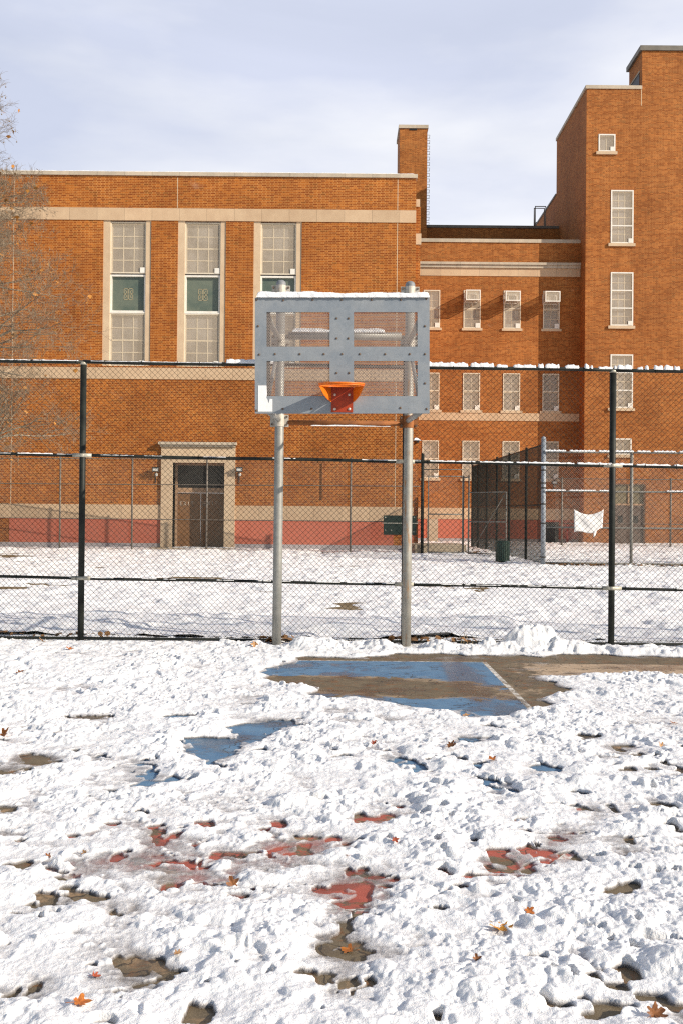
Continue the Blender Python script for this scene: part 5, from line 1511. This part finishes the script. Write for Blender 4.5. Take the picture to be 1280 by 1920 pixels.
# its near corner post and the fence going right
t = thing('fence_post', tuple(NP), 'pale grey post wound with tape at the corner of the two fences', 'post')
b = MB(); b.tube([(NP.x, NP.y - .08, NP.z - .1), (NP.x - .01, NP.y - .08, NP.z + 3.9)], 0.076, 16); b.tube([(NP.x - .01, NP.y - .08, NP.z + 3.9), (NP.x - .01, NP.y - .08, NP.z + 3.97), (NP.x - .01, NP.y - .08, NP.z + 4.0)], [0.08, 0.06, 0.02], 16); b.build('pipe', M['post_pale'], t, True)
b = MB()
for zz_ in (0.25, 1.3, 1.9, 2.4, 2.55, 2.95):
    b.tube([(NP.x - .003 * zz_, NP.y - .08, NP.z + zz_ - .025), (NP.x - .003 * zz_, NP.y - .08, NP.z + zz_ + .025)], 0.0795, 16)
b.build('bands', M['lamp_case'], t)
RE = Vector((NP.x + 10.0, 30.6, ground_z(30.6)))
def fr3(px):
    return float(min(np.linspace(0, 1, 2001), key=lambda k: abs(project_ground(np.array([NP.x + (RE.x - NP.x) * k]), np.array([NP.y + (RE.y - NP.y) * k]), 1.6)[0][0] - px)))
simple_fence('chain_link_fence', (NP + Vector((0.1, 0, 0)), RE), [fr3(1178), 0.62, 0.98], 3.52, 'grey chain link fence with snowy rails right of the pale post', 'post_gate', (1.0, 0.655, 0.335, 0.02), 0.05, 0.028, True)
sf_z = NP.z + 3.52
def rails_snow(name, A, B, z, h, seed, lab, gaps):
    b = MB()
    segs_ = []
    rr2 = random.Random(seed); k = 0.0
    while k < 1:
        w = rr2.uniform(0.04, 0.15)
        if rr2.random() < gaps: segs_.append((A.x + (B.x - A.x) * k, A.x + (B.x - A.x) * min(1, k + w), h))
        k += w + 0.01
    o = ridge(name, segs_, (A.y + B.y) / 2, lambda x: z, 0.03, M['snow_solid'], seed, 0.6)
    return tag(o, lab, 'snow', kind='stuff')
rails_snow('rail_snow', NP, RE, sf_z, 0.05, 3, 'snow along the top rail of the grey fence at right', 0.85)
rails_snow('rail_snow', NP, RE, NP.z + 3.52 * 0.655, 0.035, 4, 'thin snow along the middle rail of the grey fence at right', 0.6)
# one further back
FA = Vector((at(1040, 950, 50).x, 50.0, 0.30)); FB = Vector((FA.x + 14, 50.0, 0.30))
def fr4(px): return float(min(np.linspace(0, 1, 2001), key=lambda k: abs(project_ground(np.array([FA.x + (FB.x - FA.x) * k]), np.array([50.0]), 1.6)[0][0] - px)))
simple_fence('chain_link_fence', (FA, FB), [fr4(1052), fr4(1256), 0.9], 3.4, 'distant chain link fence in front of the tower with thin dark posts', 'post_far', (1.0, 0.34), 0.05, 0.02, True)
# white cloth tied to the right fence
def cloth():
    Yc = 30.60; n, m_ = 18, 14
    x0, x1, z0, z1 = bz(1074.5, 955, 1129.5, 998, Yc)
    V_ = []
    for j in range(m_ + 1):
        v = j / m_
        for i in range(n + 1):
            u_ = i / n
            x = x0 + (x1 - x0) * u_ + (-0.03 * (1 - v)) * (u_ > 0.85)
            zt_ = z1 - 0.16 * math.sin(math.pi * u_) ** 0.9
            zb_ = z0 + 0.03 * math.sin(u_ * 9) + (0.12 * max(0, u_ - 0.7) / 0.3)
            z = zb_ + (zt_ - zb_) * v
            y = Yc - 0.05 - 0.012 * math.sin(u_ * 11 + v * 4) - 0.010 * math.sin(v * 9 + u_ * 5)
            V_.append((x, y, z))
    b = MB(); b.v = V_
    for j in range(m_):
        for i in range(n):
            a = j * (n + 1) + i; b.f.append((a, a + 1, a + n + 2, a + n + 1))
    q = len(b.v); xt = at(1111, 1000, Yc).x
    b.v += [(xt, Yc - .06, z0 + .03), (xt + .09, Yc - .07, z0 + .03), (xt + .05, Yc - .05, z0 - .12), (xt - .01, Yc - .06, z0 - .17)]
    b.f.append((q, q + 3, q + 2, q + 1))
    o = b.build('cloth_banner', M['cloth'], None, True)
    md = o.modifiers.new('thickness', 'SOLIDIFY'); md.thickness = 0.006
    return o
tag(cloth(), 'blank white cloth sagging from the rails of the right fence', 'banner')
# litter bin
p = at(941, 1056, 32.5); gz_ = ground_z(32.5)
t = thing('litter_bin', (p.x, 32.5, gz_), 'round dark green slatted bin standing in the snow by the open gate', 'bin')
b = MB(); R_b, Hb = 0.215, 0.70
for k in range(22):
    th = 2 * math.pi * k / 22; c, s = math.cos(th), math.sin(th); w = 0.024
    q = [(-w, 0), (w, 0), (w, 0.012), (-w, 0.012)]
    pts = [(p.x + (R_b + yy) * c - xx * s, 32.5 + (R_b + yy) * s + xx * c) for xx, yy in q]
    n_ = len(b.v); b.v += [(x, y, gz_ + 0.03) for x, y in pts] + [(x, y, gz_ + Hb) for x, y in pts]
    for f in ((0, 1, 5, 4), (1, 2, 6, 5), (2, 3, 7, 6), (3, 0, 4, 7), (4, 5, 6, 7)): b.f.append(tuple(n_ + i for i in f))
b.build('slats', M['bin'], t)
b = MB(); b.lathe([(0.001, gz_ + 0.05), (R_b - .01, gz_ + 0.05), (R_b - .012, gz_ + Hb - .02)], (p.x, 32.5), 24); b.build('liner', M['lamp_case'], t, True)
for zz_ in (0.06, Hb - 0.02):
    b = MB(); b.tube([(p.x + (R_b + .012) * math.cos(a), 32.5 + (R_b + .012) * math.sin(a), gz_ + zz_) for a in np.linspace(0, 2 * math.pi, 25)], 0.016, 6, False); b.build('band', M['bin'], t, True)

# ------------------------------------------------------------------ leaf litter, weeds
def leaf_shape(size, seed, lobes=5, curl=0.25):
    """lobed leaf lying near z=0, stem at -y"""
    r = random.Random(seed); b = MB(); n = lobes * 8
    pts = []
    for k in range(n):
        th = -math.pi / 2 + 2 * math.pi * (k + 0.5) / n
        env = 0.55 + 0.45 * math.cos((th - math.pi / 2) * 0.5) ** 2
        lob = abs(math.cos((th - math.pi / 2) * lobes / 2.0)) ** 1.6
        rad = size * env * (0.50 + 0.50 * lob) * (1 + 0.12 * r.uniform(-1, 1))
        pts.append((rad * math.cos(th), rad * math.sin(th)))
    cz = lambda x, y: curl * (x * x * 1.6 + y * y * 0.7) / size * (1 if x > 0 else 0.6) + 0.06 * size * math.sin(9 * x / size + seed)
    b.v.append((0, 0, cz(0, 0)))
    for f in (0.55, 1.0):
        for (x, y) in pts: b.v.append((x * f, y * f, cz(x * f, y * f)))
    for k in range(n):
        k2 = (k + 1) % n
        b.f.append((0, 1 + k, 1 + k2)); b.f.append((1 + k, 1 + n + k, 1 + n + k2, 1 + k2))
    b.tube([(0, -size * 0.25, 0.002), (size * 0.05, -size * 0.8, 0.004), (size * 0.12, -size * 1.15, 0.01)], size * 0.022, 5)
    return b
def leaf_mat(name, ca, cb): return mottled(name, ca, cb, 45, 0.6, fine=160)
LM = {'orange': leaf_mat('orange_leaf', (0.50, 0.17, 0.025), (0.36, 0.10, 0.02)), 'brown': leaf_mat('brown_leaf', (0.26, 0.10, 0.03), (0.16, 0.06, 0.02)),
      'yellow': leaf_mat('yellow_leaf', (0.70, 0.34, 0.02), (0.58, 0.22, 0.02)), 'red': leaf_mat('rust_red_leaf', (0.36, 0.075, 0.03), (0.26, 0.05, 0.02)),
      'tan': leaf_mat('tan_leaf', (0.48, 0.27, 0.12), (0.36, 0.19, 0.08))}
protos = {}
for c, m in LM.items():
    for v in range(2):
        me_o = leaf_shape(1.0, hash(c) % 7 + v if False else (len(protos) * 3 + v), 5 if v == 0 else 7, 0.30 if v == 0 else 0.42)
        protos[(c, v)] = (me_o, m)
LEAVES = [
 (150,1882,'orange',0,0.055,'large orange leaf standing up in the snow at bottom left'),
 (178,1831,'red',1,0.030,'small rust red leaf just above the large orange leaf at bottom left'),
 (935,1743,'yellow',1,0.078,'bright yellow leaf curled on the snow, the only yellow one'),
 (990,1709,'orange',0,0.040,'orange leaf above and right of the bright yellow leaf'),
 (893,1800,'brown',0,0.028,'thin brown leaf tip poking from the snow below the yellow leaf'),
 (1226,1905,'brown',1,0.060,'big dark brown leaf sunk in the snow at bottom right corner'),
 (655,1784,'orange',0,0.046,'orange leaf on the bare strip below the middle'),
 (332,1789,'tan',1,0.030,'small tan leaf in the snow beside a brown bare patch'),
 (648,1608,'orange',1,0.032,'orange leaf on the pinkish slush above the middle bare strip'),
 (740,1575,'red',0,0.036,'dark rusty leaf lying on the slush right of centre'),
 (437,1660,'brown',0,0.050,'brown leaf lying beside the large red bare spot'),
 (843,1400,'brown',1,0.070,'brown leaf on clean snow just below the blue key'),
 (923,1425,'orange',0,0.052,'small orange leaf on clean snow right of the brown one'),
 (872,1343,'tan',0,0.060,'tan leaf at the snow edge directly under the blue key'),
 (1261,1357,'orange',1,0.062,'orange leaf near the right edge level with the blue key'),
 (1240,1401,'tan',1,0.050,'pale tan leaf near the right edge below an orange one'),
 (8,1379,'orange',0,0.085,'orange leaf cut by the left edge of the picture'),
 (38,1264,'brown',1,0.090,'brown leaf on the snow near the left edge below the fence'),
 (133,1217,'orange',0,0.085,'orange brown leaf on snow just below the left fence post'),
 (80,1203,'tan',1,0.085,'tan leaf on snow left of the left fence post'),
 (478,1208,'tan',0,0.080,'tan leaf lying left of the foot of the left hoop pole'),
 (508,1205,'brown',1,0.110,'dark brown leaf against the foot of the left hoop pole'),
 (700,1395,'red',1,0.045,'tiny red leaf half buried in snow below the blue key'),
 (796,1397,'red',0,0.030,'faint reddish leaf scrap left of the brown leaf'),
 (160,1600,'tan',0,0.030,'tan leaf scrap on slush beside the red patches at left'),
 (90,1610,'orange',1,0.035,'orange scrap of leaf on slush near the left edge'),
]
rl = random.Random(77)
for (px, py, c, v, size, lab) in LEAVES:
    p = on_ground(px, py, 0.03)
    zt_ = snow_top(p.x, p.y)
    p = on_ground(px, py, zt_)
    src, m = protos[(c, v)]; size *= 0.72
    b = MB(); rot = (Matrix.Rotation(rl.uniform(0, 6.28), 3, 'Z') @ Matrix.Rotation(rl.uniform(-0.7, 0.7), 3, 'X'))
    tilt = Matrix.Rotation(rl.uniform(0.15, 0.6), 3, 'X')
    for q in src.v:
        w = tilt @ (rot @ (Vector(q) * size)); b.v.append((w.x + p.x, w.y + p.y, w.z + zt_ + size * 0.15))
    b.f = list(src.f)
    o = b.build('fallen_leaf', m, None, True, loc=(p.x, p.y, zt_))
    tag(o, lab, 'leaf', 'fallen leaves on the snow')
def litter(name, A, B, n, spread, size, seed, lab, z=None):
    r = random.Random(seed); b = MB()
    for k in range(n):
        t_ = r.random(); x = A[0] + (B[0] - A[0]) * t_ + r.gauss(0, spread); y = A[1] + (B[1] - A[1]) * t_ + r.gauss(0, spread)
        zz = (ground_z(y) if z is None else z) + r.uniform(0.01, 0.06); s_ = size * r.uniform(0.5, 1.2)
        M3 = Matrix.Rotation(r.uniform(0, 6.28), 3, 'Z') @ Matrix.Rotation(r.uniform(-.9, .9), 3, 'X')
        base = len(b.v)
        for (u_, v_) in ((-.5, -.3), (0, -.55), (.5, -.2), (.4, .4), (0, .6), (-.45, .3)):
            w = M3 @ Vector((u_ * s_, v_ * s_, 0)); b.v.append((x + w.x, y + w.y, zz + w.z))
        b.f.append(tuple(range(base, base + 6)))
    o = b.build(name, M['litter'], None); return tag(o, lab, 'leaf litter', kind='stuff')
litter('leaf_litter', (NP.x, 30.9), (RE.x, 30.5), 420, 0.10, 0.10, 1, 'brown leaf litter caught along the foot of the right fence')
litter('leaf_litter', (-0.95, 12.5), (-0.6, 12.55), 30, 0.05, 0.08, 2, 'dead leaves caught at the foot of the left hoop pole', 0.05)
litter('leaf_litter', (0.6, 12.5), (1.7, 12.5), 50, 0.06, 0.07, 3, 'dead leaves caught under the fence right of the right hoop pole', 0.06)
litter('leaf_litter', (at(865, 1035, 37).x, 38.2), (at(915, 1035, 37).x, 38.5), 120, 0.18, 0.12, 4, 'heap of brown leaves behind the open gate')
litter('leaf_litter', (-4.5, 12.75), (-2.6, 12.7), 24, 0.04, 0.07, 5, 'few dead leaves under the fence at the left post', 0.05)
p = at(868, 1203, 12.45)
w_ = thing('dry_weed', (p.x, 12.45, 0.05), 'thin dry weed stalks sticking out of the snow by the fence', 'weed')
for dx_, lean, h in ((0, 0.03, 0.20), (0.05, -0.02, 0.13), (-0.04, 0.05, 0.10), (0.11, 0.02, 0.09)):
    b = MB(); b.tube([(p.x + dx_, 12.45, 0.02), (p.x + dx_ + lean * .4, 12.45, 0.05 + h * .6), (p.x + dx_ + lean, 12.44, 0.05 + h)], [0.004, 0.003, 0.002], 5); b.build('stalk', M['weed'], w_)

# ------------------------------------------------------------------ bare tree at the left edge
def make_tree():
    r = random.Random(19)
    TX, TY = -12.05, 27.0
    t = thing('bare_tree', (TX, TY, ground_z(TY)), 'bare pale barked tree at the left edge with a few dry leaves and seed balls', 'tree')
    trunk, limbs, twigs, leaves, balls = MB(), MB(), MB(), MB(), MB()
    trunk.tube([(TX - .1, TY, 0.0), (TX, TY, 1.2), (TX + .05, TY + .05, 4), (TX, TY, 7.5), (TX + .15, TY, 10), (TX + .1, TY, 12.2)], [0.36, 0.30, 0.26, 0.20, 0.13, 0.04], 12)
    def leaf(p):
        s_ = r.uniform(0.04, 0.085); M3 = Matrix.Rotation(r.uniform(0, 6.28), 3, 'Z') @ Matrix.Rotation(r.uniform(0.3, 1.5), 3, 'X')
        base = len(leaves.v)
        for (u_, v_) in ((0, 0), (.6, -.3), (.9, -1.0), (.3, -1.1), (0, -1.6), (-.4, -1.1), (-.9, -.9), (-.6, -.2)):
            w = M3 @ Vector((u_ * s_, v_ * s_, 0.15 * s_ * u_ * u_)); leaves.v.append((p.x + w.x, p.y + w.y, p.z + w.z))
        leaves.f.append(tuple(range(base, base + 8)))
    def ball(p):
        c = p - Vector((0, 0, r.uniform(0.06, 0.14))); balls.tube([p, c], 0.003, 3, False)
        q = 0.020; balls.lathe([(0.001, c.z - q), (q * .87, c.z - q * .5), (q * .87, c.z + q * .5), (0.001, c.z + q)], (c.x, c.y), 6)
    def branch(p, d, L, rad, lvl):
        n = 4 if lvl < 3 else 3
        pts = [p]; q = p.copy(); dd = d.copy()
        for i in range(n):
            dd = (dd + Vector((r.gauss(0, .17), r.gauss(0, .17), r.gauss(0.02, .15)))).normalized()
            q = q + dd * (L / n); pts.append(q.copy())
        rs = [rad * (1 - 0.60 * i / n) for i in range(n + 1)]
        tgt = limbs if lvl < 2 else twigs
        tgt.tube(pts, rs, 7 if lvl < 2 else (4 if lvl < 4 else 3), False)
        if lvl >= 5 or rad < 0.0030:
            if r.random() < 0.016: leaf(pts[-1])
            if r.random() < 0.06: ball(pts[-1])
            return
        kids = (6, 5, 5, 4, 3)[lvl]
        for k in range(kids):
            f = 0.30 + 0.70 * (k + r.random() * .8) / kids; f = min(f, 1.0)
            i = min(n - 1, int(f * n)); pp = pts[i].lerp(pts[i + 1], f * n - i)
            ax = (pts[i + 1] - pts[i]).normalized(); side = ax.orthogonal().normalized()
            side = Matrix.Rotation(r.uniform(0, 6.28), 3, ax) @ side
            ang = r.uniform(0.45, 0.95)
            nd = (ax * math.cos(ang) + side * math.sin(ang)); nd.z += 0.06; nd.normalize()
            branch(pp, nd, L * r.uniform(0.42, 0.66), max(0.0036, rad * (1 - .6 * f) * r.uniform(0.5, 0.7)), lvl + 1)
    k = 0
    for z in np.linspace(3.2, 11.2, 17):
        a = k * 2.4 + r.uniform(-.4, .4)
        if k % 2 == 0: a = r.uniform(-0.55, 0.35)           # limbs reaching right, into the picture
        up = 0.05 + 0.045 * (z - 4) + r.uniform(-.1, .15)
        d = Vector((math.cos(a), math.sin(a), up)).normalized()
        L = (3.45 - 0.12 * (z - 4)) * r.uniform(0.85, 1.05)
        branch(Vector((TX, TY, z)), d, L, 0.080 - 0.004 * (z - 4), 0)
        k += 1
    trunk.build('trunk', M['bark'], t, True); limbs.build('limbs', M['bark'], t, True)
    o = twigs.build('twigs', M['twig'], t); o['kind'] = 'stuff'
    o = leaves.build('dry_leaves', M['tree_leaf'], t); o['kind'] = 'stuff'
    o = balls.build('seed_balls', M['twig'], t); o['kind'] = 'stuff'
    return len(twigs.f)
make_tree()
